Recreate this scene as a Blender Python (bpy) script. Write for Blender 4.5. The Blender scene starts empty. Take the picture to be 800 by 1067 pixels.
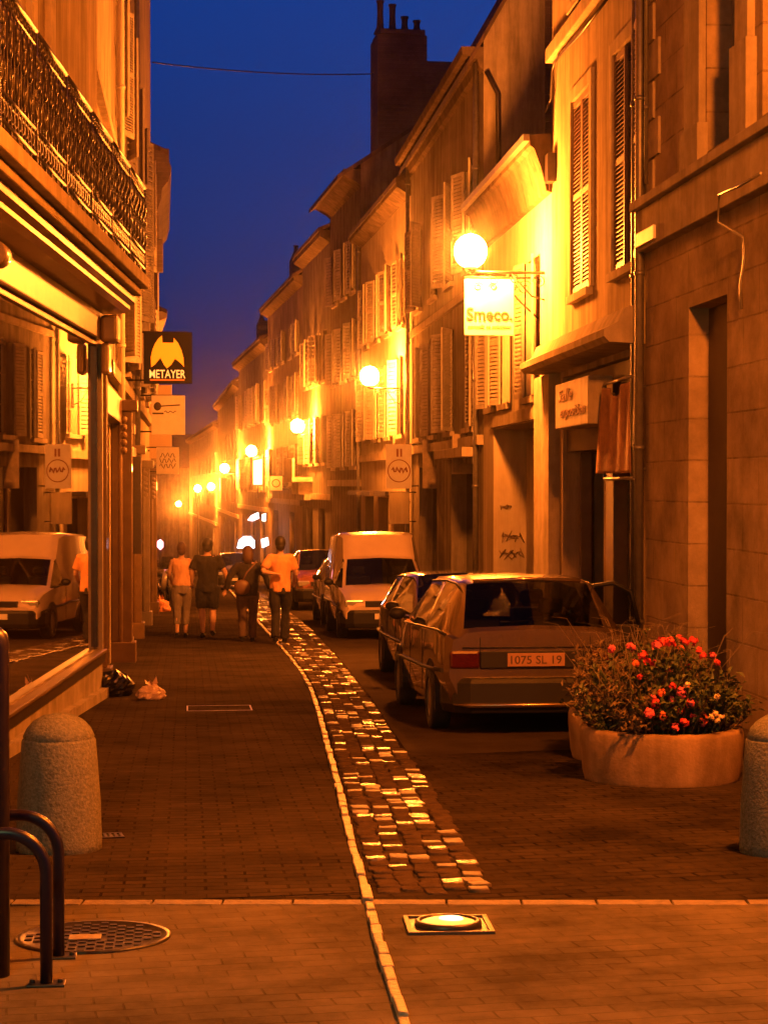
import bpy, math, random
from mathutils import Vector, Matrix
R = math.radians
rnd = random.Random(7)
sc = bpy.context.scene
col = sc.collection

# ------------------------------------------------------------------ camera
FPX, CH, SLOPE = 1950.0, 1.65, 1.0 / 30.0
YAW = math.atan(205 / FPX); PITCH = math.atan(28.5 / FPX)
cam_d = bpy.data.cameras.new('camera'); cam = bpy.data.objects.new('camera', cam_d); col.objects.link(cam)
cam_d.sensor_fit = 'HORIZONTAL'; cam_d.sensor_width = 36; cam_d.lens = FPX / 800 * 36
cam_d.clip_start = .1; cam_d.clip_end = 6000
cam.location = (0, 0, CH); cam.rotation_euler = (math.pi / 2 - PITCH, 0, -YAW)
sc.camera = cam
# ------------------------------------------------------------------ world (deep dusk)
w = bpy.data.worlds.new('World'); sc.world = w; w.use_nodes = True
nt = w.node_tree; nt.nodes.clear()
sky = nt.nodes.new('ShaderNodeTexSky'); sky.sky_type = 'NISHITA'; sky.sun_disc = False
sky.sun_elevation = R(2.0); sky.sun_rotation = R(35); sky.ozone_density = 2.0; sky.dust_density = .6
tcw = nt.nodes.new('ShaderNodeTexCoord'); sxyz = nt.nodes.new('ShaderNodeSeparateXYZ'); rampw = nt.nodes.new('ShaderNodeValToRGB')
SKYT = [(0.0, (.022, .012, .09)), (.045, (.016, .012, .12)), (.107, (.010, .020, .145)), (.18, (.010, .030, .175)), (.25, (.0105, .045, .235)), (.40, (.006, .016, .09)), (.8, (.004, .010, .05))]   # town glow low in the dusk sky
while len(rampw.color_ramp.elements) < len(SKYT): rampw.color_ramp.elements.new(.5)
for e_, (p_, c_) in zip(rampw.color_ramp.elements, SKYT): e_.position = p_; e_.color = (*c_, 1)
tint = nt.nodes.new('ShaderNodeMix'); tint.data_type = 'RGBA'; tint.blend_type = 'MULTIPLY'; tint.inputs[0].default_value = 1.0
bg = nt.nodes.new('ShaderNodeBackground'); bg.inputs[1].default_value = 0.084
wo = nt.nodes.new('ShaderNodeOutputWorld')
nt.links.new(tcw.outputs['Generated'], sxyz.inputs[0]); nt.links.new(sxyz.outputs[2], rampw.inputs[0]); nt.links.new(rampw.outputs[0], tint.inputs[7])
nt.links.new(sky.outputs[0], tint.inputs[6]); nt.links.new(tint.outputs[2], bg.inputs[0]); nt.links.new(bg.outputs[0], wo.inputs[0])
sc.view_settings.view_transform = 'Standard'; sc.view_settings.look = 'None'
sc.view_settings.exposure = 2.85; sc.view_settings.gamma = 1.0
sc.cycles.max_bounces = 6; sc.cycles.diffuse_bounces = 1; sc.cycles.glossy_bounces = 4
sc.cycles.transmission_bounces = 4; sc.cycles.transparent_max_bounces = 8
sc.cycles.sample_clamp_indirect = 4.0
SODIUM = (1.0, .21, .018)

# ------------------------------------------------------------------ projection helpers (photo pixel -> place)
cy, sy = math.cos(YAW), math.sin(YAW)
def ray(px, py):
    u = (px - 400) / FPX; v = (505 - py) / FPX           # level rays, horizon row 505
    return Vector((u * cy + sy, cy - u * sy, v))
def gz(y):
    return -SLOPE * y if y < 210 else -SLOPE * 210
def gp(px, py, h=0.0):
    d = ray(px, py); t = (CH - h) / (-(d.z) - SLOPE * d.y)
    return Vector((d.x * t, d.y * t, CH + d.z * t))
def at(px, py, Y):
    d = ray(px, py); t = Y / d.y
    return Vector((d.x * t, Y, CH + d.z * t))

# ------------------------------------------------------------------ materials
MATS = {}
def mat(name, base, rough=.8, metal=0, spec=.5, bump=0, bscale=20, var=0, vscale=3, var2=None, coat=0, emit=None, estr=0, ior=None, stain=0, gray=False):
    if name in MATS: return MATS[name]
    m = bpy.data.materials.new(name); m.use_nodes = True; MATS[name] = m
    n = m.node_tree.nodes; l = m.node_tree.links; b = n['Principled BSDF']
    b.inputs['Base Color'].default_value = (*base, 1); b.inputs['Roughness'].default_value = rough
    b.inputs['Metallic'].default_value = metal; b.inputs['Specular IOR Level'].default_value = spec
    if coat: b.inputs['Coat Weight'].default_value = coat; b.inputs['Coat Roughness'].default_value = .03
    if ior: b.inputs['IOR'].default_value = ior
    if emit: b.inputs['Emission Color'].default_value = (*emit, 1); b.inputs['Emission Strength'].default_value = estr
    tc = n.new('ShaderNodeTexCoord')
    if var or bump or stain:
        nz = n.new('ShaderNodeTexNoise'); nz.inputs['Scale'].default_value = vscale; nz.inputs['Detail'].default_value = 8; nz.inputs['Roughness'].default_value = .65
        l.new(tc.outputs['Object'], nz.inputs['Vector'])
    out = None
    if var:
        cr = n.new('ShaderNodeValToRGB'); cr.color_ramp.elements[0].position = .3; cr.color_ramp.elements[1].position = .7
        dk = var2 or tuple(c * (1 - var) for c in base)
        cr.color_ramp.elements[0].color = (*dk, 1); cr.color_ramp.elements[1].color = (*[min(1, c * (1 + var * .35)) for c in base], 1)
        l.new(nz.outputs['Fac'], cr.inputs['Fac']); out = cr.outputs['Color']
        l.new(out, b.inputs['Base Color'])
    if stain:                                              # rain streaks and soot running down
        mp = n.new('ShaderNodeMapping'); mp.inputs['Scale'].default_value = (2.2, 2.2, .22); l.new(tc.outputs['Object'], mp.inputs['Vector'])
        n2 = n.new('ShaderNodeTexNoise'); n2.inputs['Scale'].default_value = 1.6; n2.inputs['Detail'].default_value = 9; n2.inputs['Roughness'].default_value = .7
        l.new(mp.outputs[0], n2.inputs['Vector'])
        c2 = n.new('ShaderNodeValToRGB'); c2.color_ramp.elements[0].position = .38; c2.color_ramp.elements[1].position = .62
        c2.color_ramp.elements[0].color = (1 - stain, 1 - stain, 1 - stain, 1); c2.color_ramp.elements[1].color = (1, 1, 1, 1)
        l.new(n2.outputs['Fac'], c2.inputs['Fac'])
        mx = n.new('ShaderNodeMix'); mx.data_type = 'RGBA'; mx.blend_type = 'MULTIPLY'; mx.inputs[0].default_value = 1
        if out: l.new(out, mx.inputs[6])
        else: mx.inputs[6].default_value = (*base, 1)
        l.new(c2.outputs['Color'], mx.inputs[7]); out = mx.outputs[2]; l.new(out, b.inputs['Base Color'])
    if bump:
        n3 = n.new('ShaderNodeTexNoise'); n3.inputs['Scale'].default_value = bscale; n3.inputs['Detail'].default_value = 6
        l.new(tc.outputs['Object'], n3.inputs['Vector'])
        bp = n.new('ShaderNodeBump'); bp.inputs['Strength'].default_value = bump; bp.inputs['Distance'].default_value = .02
        l.new(n3.outputs['Fac'], bp.inputs['Height']); l.new(bp.outputs[0], b.inputs['Normal'])
    m['out'] = 0
    return m

def brick_mat(name, c1, c2, mortar, bw, bh, ms, rough=.75, plane='XZ', dirt=.35, bumpd=.01, spec=.5, rot=0, patch=1.0, rvar=0, fade=.8):
    m = bpy.data.materials.new(name); m.use_nodes = True; MATS[name] = m
    n = m.node_tree.nodes; l = m.node_tree.links; b = n['Principled BSDF']
    b.inputs['Specular IOR Level'].default_value = spec
    tc = n.new('ShaderNodeTexCoord'); sp = n.new('ShaderNodeSeparateXYZ'); cb = n.new('ShaderNodeCombineXYZ')
    l.new(tc.outputs['Object'], sp.inputs[0])
    if plane == 'XZ': l.new(sp.outputs[0], cb.inputs[0]); l.new(sp.outputs[2], cb.inputs[1])
    else: l.new(sp.outputs[0], cb.inputs[0]); l.new(sp.outputs[1], cb.inputs[1])
    vec = cb.outputs[0]
    wn = n.new('ShaderNodeTexNoise'); wn.inputs['Scale'].default_value = 1.1; wn.inputs['Detail'].default_value = 2; l.new(tc.outputs['Object'], wn.inputs['Vector'])
    mp = n.new('ShaderNodeMapping'); mp.inputs['Rotation'].default_value = (0, 0, rot); l.new(vec, mp.inputs['Vector'])
    va = n.new('ShaderNodeVectorMath'); va.operation = 'MULTIPLY_ADD'; va.inputs[1].default_value = (.05 * patch, .05 * patch, 0)
    l.new(wn.outputs['Color'], va.inputs[0]); l.new(mp.outputs[0], va.inputs[2])
    br = n.new('ShaderNodeTexBrick'); br.inputs['Scale'].default_value = 1
    br.inputs['Brick Width'].default_value = bw; br.inputs['Row Height'].default_value = bh; br.inputs['Mortar Size'].default_value = ms; br.inputs['Mortar Smooth'].default_value = .3
    br.inputs['Color1'].default_value = (*c1, 1); br.inputs['Color2'].default_value = (*c2, 1); br.inputs['Mortar'].default_value = (*mortar, 1)
    l.new(va.outputs[0], br.inputs['Vector'])
    nz = n.new('ShaderNodeTexNoise'); nz.inputs['Scale'].default_value = .9; nz.inputs['Detail'].default_value = 10; nz.inputs['Roughness'].default_value = .7; l.new(tc.outputs['Object'], nz.inputs['Vector'])
    cr = n.new('ShaderNodeValToRGB'); cr.color_ramp.elements[0].position = .35; cr.color_ramp.elements[1].position = .68
    cr.color_ramp.elements[0].color = (1 - dirt, 1 - dirt, 1 - dirt, 1); cr.color_ramp.elements[1].color = (1.15, 1.12, 1.1, 1); l.new(nz.outputs['Fac'], cr.inputs['Fac'])
    mx = n.new('ShaderNodeMix'); mx.data_type = 'RGBA'; mx.blend_type = 'MULTIPLY'; mx.inputs[0].default_value = 1
    fm = n.new('ShaderNodeTexNoise'); fm.inputs['Scale'].default_value = 2.6; fm.inputs['Detail'].default_value = 7; fm.inputs['Roughness'].default_value = .75; l.new(tc.outputs['Object'], fm.inputs['Vector'])
    fr_ = n.new('ShaderNodeMapRange'); fr_.inputs[1].default_value = .38; fr_.inputs[2].default_value = .56; fr_.inputs[3].default_value = 0; fr_.inputs[4].default_value = fade; l.new(fm.outputs['Fac'], fr_.inputs[0])
    fx = n.new('ShaderNodeMix'); fx.data_type = 'RGBA'; l.new(fr_.outputs[0], fx.inputs[0]); l.new(br.outputs['Color'], fx.inputs[6]); fx.inputs[7].default_value = (*[(p + q) / 2 for p, q in zip(c1, c2)], 1)
    l.new(fx.outputs[2], mx.inputs[6]); l.new(cr.outputs['Color'], mx.inputs[7]); l.new(mx.outputs[2], b.inputs['Base Color'])
    rr = n.new('ShaderNodeMapRange'); rr.inputs[1].default_value = .3; rr.inputs[2].default_value = .7; rr.inputs[3].default_value = rough - rvar; rr.inputs[4].default_value = rough + .1
    l.new(nz.outputs['Fac'], rr.inputs[0]); l.new(rr.outputs[0], b.inputs['Roughness'])
    fn = n.new('ShaderNodeTexNoise'); fn.inputs['Scale'].default_value = 45; fn.inputs['Detail'].default_value = 5; l.new(tc.outputs['Object'], fn.inputs['Vector'])
    ad = n.new('ShaderNodeMath'); ad.operation = 'MULTIPLY_ADD'; ad.inputs[1].default_value = .35; l.new(fn.outputs['Fac'], ad.inputs[0])
    iv = n.new('ShaderNodeMath'); iv.operation = 'SUBTRACT'; iv.inputs[0].default_value = 1; l.new(br.outputs['Fac'], iv.inputs[1]); l.new(iv.outputs[0], ad.inputs[2])
    bp = n.new('ShaderNodeBump'); bp.inputs['Strength'].default_value = .8; bp.inputs['Distance'].default_value = bumpd
    l.new(ad.outputs[0], bp.inputs['Height']); l.new(bp.outputs[0], b.inputs['Normal'])
    return m

stone = brick_mat('ashlar_stone', (.46, .38, .27), (.38, .31, .22), (.22, .18, .13), .95, .42, .010, spec=0, rough=.85, dirt=.55, bumpd=.012, patch=.3)
stone_pale = mat('pale_stone', (.52, .46, .36), .85, var=.3, vscale=2, bump=.25, bscale=30, stain=.35)
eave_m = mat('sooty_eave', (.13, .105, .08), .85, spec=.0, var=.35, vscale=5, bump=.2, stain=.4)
stone_trim = mat('trim_stone', (.44, .38, .29), .8, spec=.0, var=.25, vscale=4, bump=.2, bscale=40, stain=.25)
plasters = [mat('ochre_render', (.40, .33, .235), .88, spec=.0, var=.25, vscale=1.3, bump=.2, bscale=18, stain=.45),
            mat('grey_render', (.29, .26, .21), .88, spec=.0, var=.3, vscale=1.7, bump=.2, bscale=22, stain=.5),
            mat('cream_render', (.50, .44, .33), .85, spec=.0, var=.2, vscale=1.1, bump=.15, bscale=25, stain=.3),
            mat('sooty_render', (.24, .20, .155), .9, spec=.0, var=.35, vscale=2.1, bump=.25, bscale=20, stain=.55)]
dark_stone = brick_mat('sooty_brick', (.13, .10, .09), (.09, .075, .07), (.15, .13, .12), .35, .12, .012, rough=.9, dirt=.5)
roof_m = brick_mat('roof_tiles', (.10, .07, .055), (.07, .05, .045), (.03, .025, .025), .25, .3, .02, rough=.85, plane='XY', dirt=.4, bumpd=.03)
wood_paint = mat('painted_wood', (.32, .27, .20), .55, var=.25, vscale=5, bump=.1, stain=.3)
wood_ochre = mat('varnished_wood', (.15, .10, .048), .42, var=.3, vscale=4, bump=.06, coat=.3)
wood_dark = mat('dark_painted_wood', (.045, .035, .03), .5, var=.3, vscale=6)
shutter_m = mat('shutter_paint', (.42, .38, .31), .6, spec=.0, var=.2, vscale=6, stain=.25)
shutter_b = mat('brown_shutter_paint', (.20, .13, .08), .6, var=.3, vscale=6)
iron = mat('black_iron', (.035, .03, .03), .38, metal=.3, var=.3, vscale=20, bump=.1)
zinc = mat('zinc_pipe', (.22, .21, .2), .45, metal=.6, var=.3, vscale=9)
pane_m = mat('dark_window_glass', (.012, .012, .014), .08, spec=.6, ior=1.5)
glass_shop = mat('shop_window_glass', (.045, .030, .018), .012, spec=1.0, ior=4.2)
rubber = mat('tyre_rubber', (.02, .02, .02), .85)
blackpl = mat('black_plastic', (.012, .012, .012), .55, spec=.3)
white_sign = mat('white_sign_paint', (.78, .75, .66), .6, var=.12, vscale=6)
sign_dark = mat('black_sign_paint', (.006, .006, .009), .7, spec=.2)
skin_m = mat('skin', (.45, .28, .2), .6)
void_m = mat('unlit_interior', (.008, .007, .006), .9)
granite = mat('granite', (.22, .215, .18), .8, spec=.0, var=.45, vscale=55, bump=.5, bscale=70, stain=.2)
concrete = mat('planter_concrete', (.34, .235, .135), .85, spec=.0, var=.3, vscale=6, bump=.25, bscale=60, stain=.35)

# ------------------------------------------------------------------ mesh builder
class MB:
    def __init__(s): s.v = []; s.f = []; s.m = []; s.sm = []; s.cur = 0
    def add(s, vs, fs, smooth=False, mi=None):
        o = len(s.v); s.v += [tuple(v) for v in vs]
        for f in fs: s.f.append([i + o for i in f]); s.m.append(s.cur if mi is None else mi); s.sm.append(smooth)
    def box(s, a, b):
        x0, y0, z0 = a; x1, y1, z1 = b
        s.add([(x0, y0, z0), (x1, y0, z0), (x1, y1, z0), (x0, y1, z0), (x0, y0, z1), (x1, y0, z1), (x1, y1, z1), (x0, y1, z1)],
              [(0, 3, 2, 1), (4, 5, 6, 7), (0, 1, 5, 4), (1, 2, 6, 5), (2, 3, 7, 6), (3, 0, 4, 7)])
        return s
    def quad(s, *p): s.add(p, [tuple(range(len(p)))]); return s
    def tube(s, pts, r, n=8, cap=True, rz=None):
        pts = [Vector(p) for p in pts]; k = len(pts)
        rs = r if isinstance(r, (list, tuple)) else [r] * k
        vs = []; up = None
        for i, p in enumerate(pts):
            t = (pts[min(i + 1, k - 1)] - pts[max(i - 1, 0)])
            t = t.normalized() if t.length > 1e-9 else Vector((0, 0, 1))
            if up is None: up = Vector((0, 0, 1)) if abs(t.z) < .9 else Vector((0, -1, 0))
            a = t.cross(up)
            if a.length < 1e-6: a = t.cross(Vector((0, 1, 0)))
            a.normalize(); bb = a.cross(t).normalized(); up = bb
            rr = rs[i]; ra, rb = (rr if isinstance(rr, tuple) else (rr, rr))
            for j in range(n):
                th = 2 * math.pi * j / n; vs.append(p + a * (math.cos(th) * ra) + bb * (math.sin(th) * rb))
        fs = []
        for i in range(k - 1):
            for j in range(n): fs.append((i * n + j, i * n + (j + 1) % n, (i + 1) * n + (j + 1) % n, (i + 1) * n + j))
        s.add(vs, fs, True)
        if cap:
            o = len(s.v) - k * n
            s.f.append([o + j for j in range(n)][::-1]); s.m.append(s.cur); s.sm.append(False)
            s.f.append([o + (k - 1) * n + j for j in range(n)]); s.m.append(s.cur); s.sm.append(False)
        return s
    def lathe(s, prof, c=(0, 0, 0), n=24, sx=1, sy=1, jit=0):
        vs = []; k = len(prof)
        for r, z in prof:
            for j in range(n):
                th = 2 * math.pi * j / n; q = r * (1 + (rnd.random() - .5) * jit)
                vs.append((c[0] + q * math.cos(th) * sx, c[1] + q * math.sin(th) * sy, c[2] + z))
        fs = [(i * n + j, i * n + (j + 1) % n, (i + 1) * n + (j + 1) % n, (i + 1) * n + j) for i in range(k - 1) for j in range(n)]
        s.add(vs, fs, True); return s
    def sphere(s, c, r, n=16, m=10, sz=1.0):
        rr = r if isinstance(r, tuple) else (r, r, r * sz)
        vs = [(c[0], c[1], c[2] - rr[2])]
        for i in range(1, m):
            ph = -math.pi / 2 + math.pi * i / m
            for j in range(n):
                th = 2 * math.pi * j / n
                vs.append((c[0] + rr[0] * math.cos(ph) * math.cos(th), c[1] + rr[1] * math.cos(ph) * math.sin(th), c[2] + rr[2] * math.sin(ph)))
        vs.append((c[0], c[1], c[2] + rr[2])); last = len(vs) - 1
        fs = [(0, 1 + (j + 1) % n, 1 + j) for j in range(n)]
        for i in range(m - 2):
            for j in range(n): fs.append((1 + i * n + j, 1 + i * n + (j + 1) % n, 1 + (i + 1) * n + (j + 1) % n, 1 + (i + 1) * n + j))
        fs += [(last, 1 + (m - 2) * n + j, 1 + (m - 2) * n + (j + 1) % n) for j in range(n)]
        s.add(vs, fs, True); return s
    def prism(s, poly, a, b, axis=1):
        """polygon in the two axes other than `axis`, extruded from a to b"""
        n = len(poly)
        def P(p, t): q = list(p); q.insert(axis, t); return tuple(q)
        vs = [P(p, a) for p in poly] + [P(p, b) for p in poly]
        s.add(vs, [tuple(range(n))[::-1], tuple(range(n, 2 * n))] + [(i, (i + 1) % n, n + (i + 1) % n, n + i) for i in range(n)])
        return s
    def xf(s, M, start=0):
        for i in range(start, len(s.v)): s.v[i] = tuple(M @ Vector(s.v[i]))
        return s
    def build(s, name, mats, parent=None, bevel=0, loc=None, rot=None):
        me = bpy.data.meshes.new(name); me.from_pydata(s.v, [], s.f); 
        for m in (mats if isinstance(mats, (list, tuple)) else [mats]): me.materials.append(m)
        me.polygons.foreach_set('material_index', s.m); me.polygons.foreach_set('use_smooth', s.sm); me.update()
        o = bpy.data.objects.new(name, me); col.objects.link(o)
        if parent: o.parent = parent
        if loc: o.location = loc
        if rot: o.rotation_euler = rot
        if bevel:
            b = o.modifiers.new('bevel', 'BEVEL'); b.width = bevel; b.segments = 2; b.limit_method = 'ANGLE'; b.angle_limit = R(40)
        return o
def tag(o, label=None, cat=None, group=None, kind=None):
    if label: o['label'] = label
    if cat: o['category'] = cat
    if group: o['group'] = group
    if kind: o['kind'] = kind
    return o
def empty(name, loc, rz=0, rx=0):
    o = bpy.data.objects.new(name, None); o.empty_display_size = .2; col.objects.link(o)
    o.location = loc; o.rotation_euler = (rx, 0, rz); return o
def ptag(o, label): o['label'] = label; return o
def text_geo(body, size=1, extrude=.004, bold=0, italic=0):
    cu = bpy.data.curves.new('t', 'FONT'); cu.body = body; cu.size = size; cu.extrude = extrude; cu.offset = bold; cu.shear = italic
    cu.align_x = 'CENTER'; cu.align_y = 'CENTER'; cu.resolution_u = 3
    o = bpy.data.objects.new('t', cu); col.objects.link(o)
    dg = bpy.context.evaluated_depsgraph_get(); me = bpy.data.meshes.new_from_object(o.evaluated_get(dg))
    vs = [v.co.copy() for v in me.vertices]; fs = [tuple(p.vertices) for p in me.polygons]
    bpy.data.objects.remove(o); bpy.data.curves.remove(cu); bpy.data.meshes.remove(me)
    return vs, fs
def fit_text(body, w_, h_, **k):
    vs, fs = text_geo(body, **k)
    x0 = min(v.x for v in vs); x1 = max(v.x for v in vs); y0 = min(v.y for v in vs); y1 = max(v.y for v in vs)
    return [Vector(((v.x - (x0 + x1) / 2) * w_ / (x1 - x0), (v.y - (y0 + y1) / 2) * h_ / (y1 - y0), v.z)) for v in vs], fs

# ------------------------------------------------------------------ ground
def sheet(name, poly, dz, m, label=None, res=None):
    b = MB(); b.quad(*[(p[0], p[1], gz(p[1]) + dz) for p in poly]); o = b.build(name, m); tag(o, kind='structure'); return o
pavers = brick_mat('brick_pavers', (.060, .048, .037), (.036, .029, .022), (.018, .014, .011), .20, .10, .010, spec=0, rough=.85, plane='XY', dirt=.6, bumpd=.012, patch=1.3, rvar=.12, rot=-YAW)
slabs = brick_mat('foreground_slabs', (.155, .136, .108), (.115, .101, .080), (.085, .074, .058), .21, .105, .005, spec=0, rough=.85, plane='XY', dirt=.6, bumpd=.005, patch=1.6, rot=-YAW)
asphalt = mat('asphalt', (.055, .044, .034), .85, spec=0, var=.35, vscale=1.5, bump=.5, bscale=90)
pave_l = brick_mat('pavement_pavers', (.070, .056, .043), (.044, .036, .028), (.024, .019, .014), .20, .10, .008, spec=0, rough=.85, plane='XY', dirt=.5, bumpd=.008, patch=.6, rvar=.1)
b = MB()
for (ya, yb) in ((-60, 210), (210, 600)):
    za, zb = -SLOPE * min(ya, 210), -SLOPE * min(yb, 210)
    b.quad((-300, ya, za), (300, ya, za), (300, yb, zb), (-300, yb, zb))
tag(b.build('ground', pavers), kind='structure')
# border strip: crossing line of pale setts at y~943
bl, br_, = gp(-60, 943.5), gp(860, 944)
bdir = (br_ - bl).normalized(); bn = Vector((-bdir.y, bdir.x, 0))
sheet('foreground_paving', [(-9, -8), (9, -8), (br_ + bdir * 4)[:2], (bl - bdir * 4)[:2]], .004, slabs)
# kerb line polyline
kpx = [(436, 1120), (420, 1067), (408, 1030), (396, 992), (382, 936), (374, 908), (366, 880), (352, 820), (346, 798), (340, 776), (333, 748), (324, 720), (314, 702), (302, 686), (286, 668), (270, 650), (254, 632), (243, 620), (232, 608), (222, 598), (212, 589)]
kp = [gp(*p) for p in kpx]
rpx = [(516, 936), (496, 900), (476, 864), (458, 836), (440, 808), (426, 790), (412, 772), (400, 752), (388, 732), (374, 714), (360, 696), (342, 675), (324, 656), (303, 639), (280, 623), (262, 612), (246, 600), (232, 592), (218, 585)]
rp = [gp(*p) for p in rpx]
def interp(poly, y):
    for a, c in zip(poly, poly[1:]):
        if a.y <= y <= c.y: return a.x + (c.x - a.x) * (y - a.y) / (c.y - a.y)
    return poly[0].x if y < poly[0].y else poly[-1].x
ys = [p.y for p in kp if p.y > bl.y - .5]
yb0 = gp(380, 936).y
# left pavement and right roadway surfaces
pts = [(interp(kp, y), y) for y in [yb0 + .1 + i * 2.5 for i in range(int((kp[-1].y - yb0) / 2.5))]]
sheet('pavement', [(-6, yb0 - .6)] + [(x - .02, y) for x, y in pts] + [(-1.5, 200), (-9, 200)], .004, pave_l)
rl = [(interp(rp, y) + .02, y) for y in [15 + i * 2.5 for i in range(int((rp[-1].y - 15) / 2.5))]]
sheet('roadway', [(rl[0][0] + .1, 14.6), (6.4, 15.5), (6.4, 80), (4, 200), (-3.4, 200)] + rl[::-1], .004, asphalt)
# right-hand narrow footway with kerb along the facades
kerb_m = mat('kerb_stone', (.34, .30, .25), .7, var=.35, vscale=9, bump=.4, bscale=40)
strip_m = mat('strip_stone', (.17, .135, .10), .7, var=.5, vscale=11, bump=.5, bscale=40)
line_m = mat('worn_kerb_stone', (.42, .36, .28), .5, spec=.4, var=.45, vscale=14, bump=.7, bscale=50)
b = MB()                                                   # kerb line: run of narrow worn setts
for a, c in zip(kp, kp[1:]):
    L = (c - a); n = max(1, int(L.length / .19)); d = L.normalized(); q = Vector((-d.y, d.x, 0))
    for i in range(n):
        p0 = a + L * (i / n); p1 = a + L * ((i + .96) / n); wj = .018 + rnd.random() * .008; h = .012 + rnd.random() * .022
        jx = q * (rnd.random() - .5) * .007; p0 = p0 + jx; p1 = p1 + jx
        if p0.y > 45: h += .015; wj += .015
        vs = [p0 - q * wj, p1 - q * wj, p1 + q * wj, p0 + q * wj]
        lo = [v + Vector((0, 0, -.02)) for v in vs]; hi = [v * 1 + Vector((0, 0, h + rnd.random() * .006)) for v in vs]
        b.add(lo + hi, [(4, 5, 6, 7), (0, 1, 5, 4), (1, 2, 6, 5), (2, 3, 7, 6), (3, 0, 4, 7)])
tag(b.build('kerb_line', line_m, bevel=.006), kind='structure')
b = MB()
for i, (pa, pb) in enumerate((((-60), 379), (388, 860))):
    A = gp(pa, 943.5); B = gp(pb, 943.8); L = B - A; n = int(L.length / .3)
    for k in range(n):
        p0 = A + L * (k / n); p1 = A + L * ((k + .97) / n); h = .008 + rnd.random() * .003
        vs = [p0 - bn * .05, p1 - bn * .05, p1 + bn * .05, p0 + bn * .05]
        b.add([v + Vector((0, 0, -.02)) for v in vs] + [v + Vector((0, 0, h)) for v in vs], [(4, 5, 6, 7), (0, 1, 5, 4), (1, 2, 6, 5), (2, 3, 7, 6), (3, 0, 4, 7)])
tag(b.build('border_strip', strip_m, bevel=.004), kind='structure')
# cobbled gutter: polished setts between kerb line and roadway
cob = [mat('setts', (.075, .055, .04), .8, spec=0, var=.4, vscale=9, bump=.5, bscale=40), mat('worn_setts', (.10, .075, .055), .55, spec=.12, var=.4, vscale=9, bump=.4, bscale=35), mat('polished_setts', (.13, .10, .075), .24, spec=1.0, var=.4, vscale=9, bump=.9, bscale=22)]
b = MB(); y = gp(382, 936).y + .1
while y < rp[-1].y - 1:
    dy = .125 + .01 * max(0, (y - 9) / 10); x0 = interp(kp, y) + .05; x1 = interp(rp, y); nx = 5
    for k in range(nx):
        cx = x0 + (x1 - x0) * (k + .5) / nx; hw = (x1 - x0) / nx * .5 * (.84 + rnd.random() * .15); hy = dy * (.36 + rnd.random() * .13)
        yy = y + (rnd.random() - .5) * .07 + (k % 2) * dy * .5; cx += (rnd.random() - .5) * .03; h = .009 + rnd.random() * .010
        tx = (rnd.random() - .5) * .06; ty = (rnd.random() - .5) * .10; an = (rnd.random() - .5) * .22
        ring = [(-1, -1), (1, -1), (1, 1), (-1, 1)]; vs = []
        for sc_, hh in ((1, -.03), (1, h * .55), (.95, h * .92), (.86, h)):
            for (sx, sy_) in ring:
                lx = sx * hw * sc_; ly = sy_ * hy * sc_
                X = cx + lx * math.cos(an) - ly * math.sin(an); Y = yy + lx * math.sin(an) + ly * math.cos(an)
                vs.append((X, Y, gz(Y) + hh + (lx * tx + ly * ty if hh > 0 else 0)))
        fs = [(12, 13, 14, 15)]
        for r_ in range(3):
            for j in range(4): fs.append((r_ * 4 + j, r_ * 4 + (j + 1) % 4, r_ * 4 + 4 + (j + 1) % 4, r_ * 4 + 4 + j))
        rq = rnd.random(); b.add(vs, fs, True, mi=0 if rq < .74 else (1 if rq < .91 else 2))
    y += dy
tag(b.build('cobbled_gutter', cob), kind='structure')

# ------------------------------------------------------------------ facades
class Face:
    """a street front from P0 to P1 (world XY). side +1: right of the street (out = left), -1: left of the street"""
    def __init__(s, P0, P1, side):
        s.P0 = Vector(P0); s.P1 = Vector(P1); s.side = side; s.L = (s.P1 - s.P0).length
        s.t = (s.P1 - s.P0).normalized(); s.z0 = gz(P0[1]); s.rz = math.atan2(s.t.y, s.t.x)
        s.n = Vector((-s.t.y, s.t.x)) * side                # outward = towards the street
    def s_of(s, px, o=0):
        d = ray(px, 505); P = s.P0 + s.n * o
        # d*k = P + t*a
        det = d.x * (-s.t.y) + s.t.x * d.y; k = (P.x * (-s.t.y) + s.t.x * P.y) / det
        return (d.x * k - P.x) * s.t.x + (d.y * k - P.y) * s.t.y
    def z_of(s, px, py, o=0):
        d = ray(px, 505); a = s.s_of(px, o); P = s.P0 + s.n * o + s.t * a
        k = P.y / d.y; return CH + (505 - py) / FPX * k - s.z0
    def g(s, a): return gz(s.P0.y + s.t.y * a) - s.z0       # local ground height
    def W(s, a, o, z): p = s.P0 + s.t * a + s.n * o; return Vector((p.x, p.y, z + s.z0))

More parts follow.
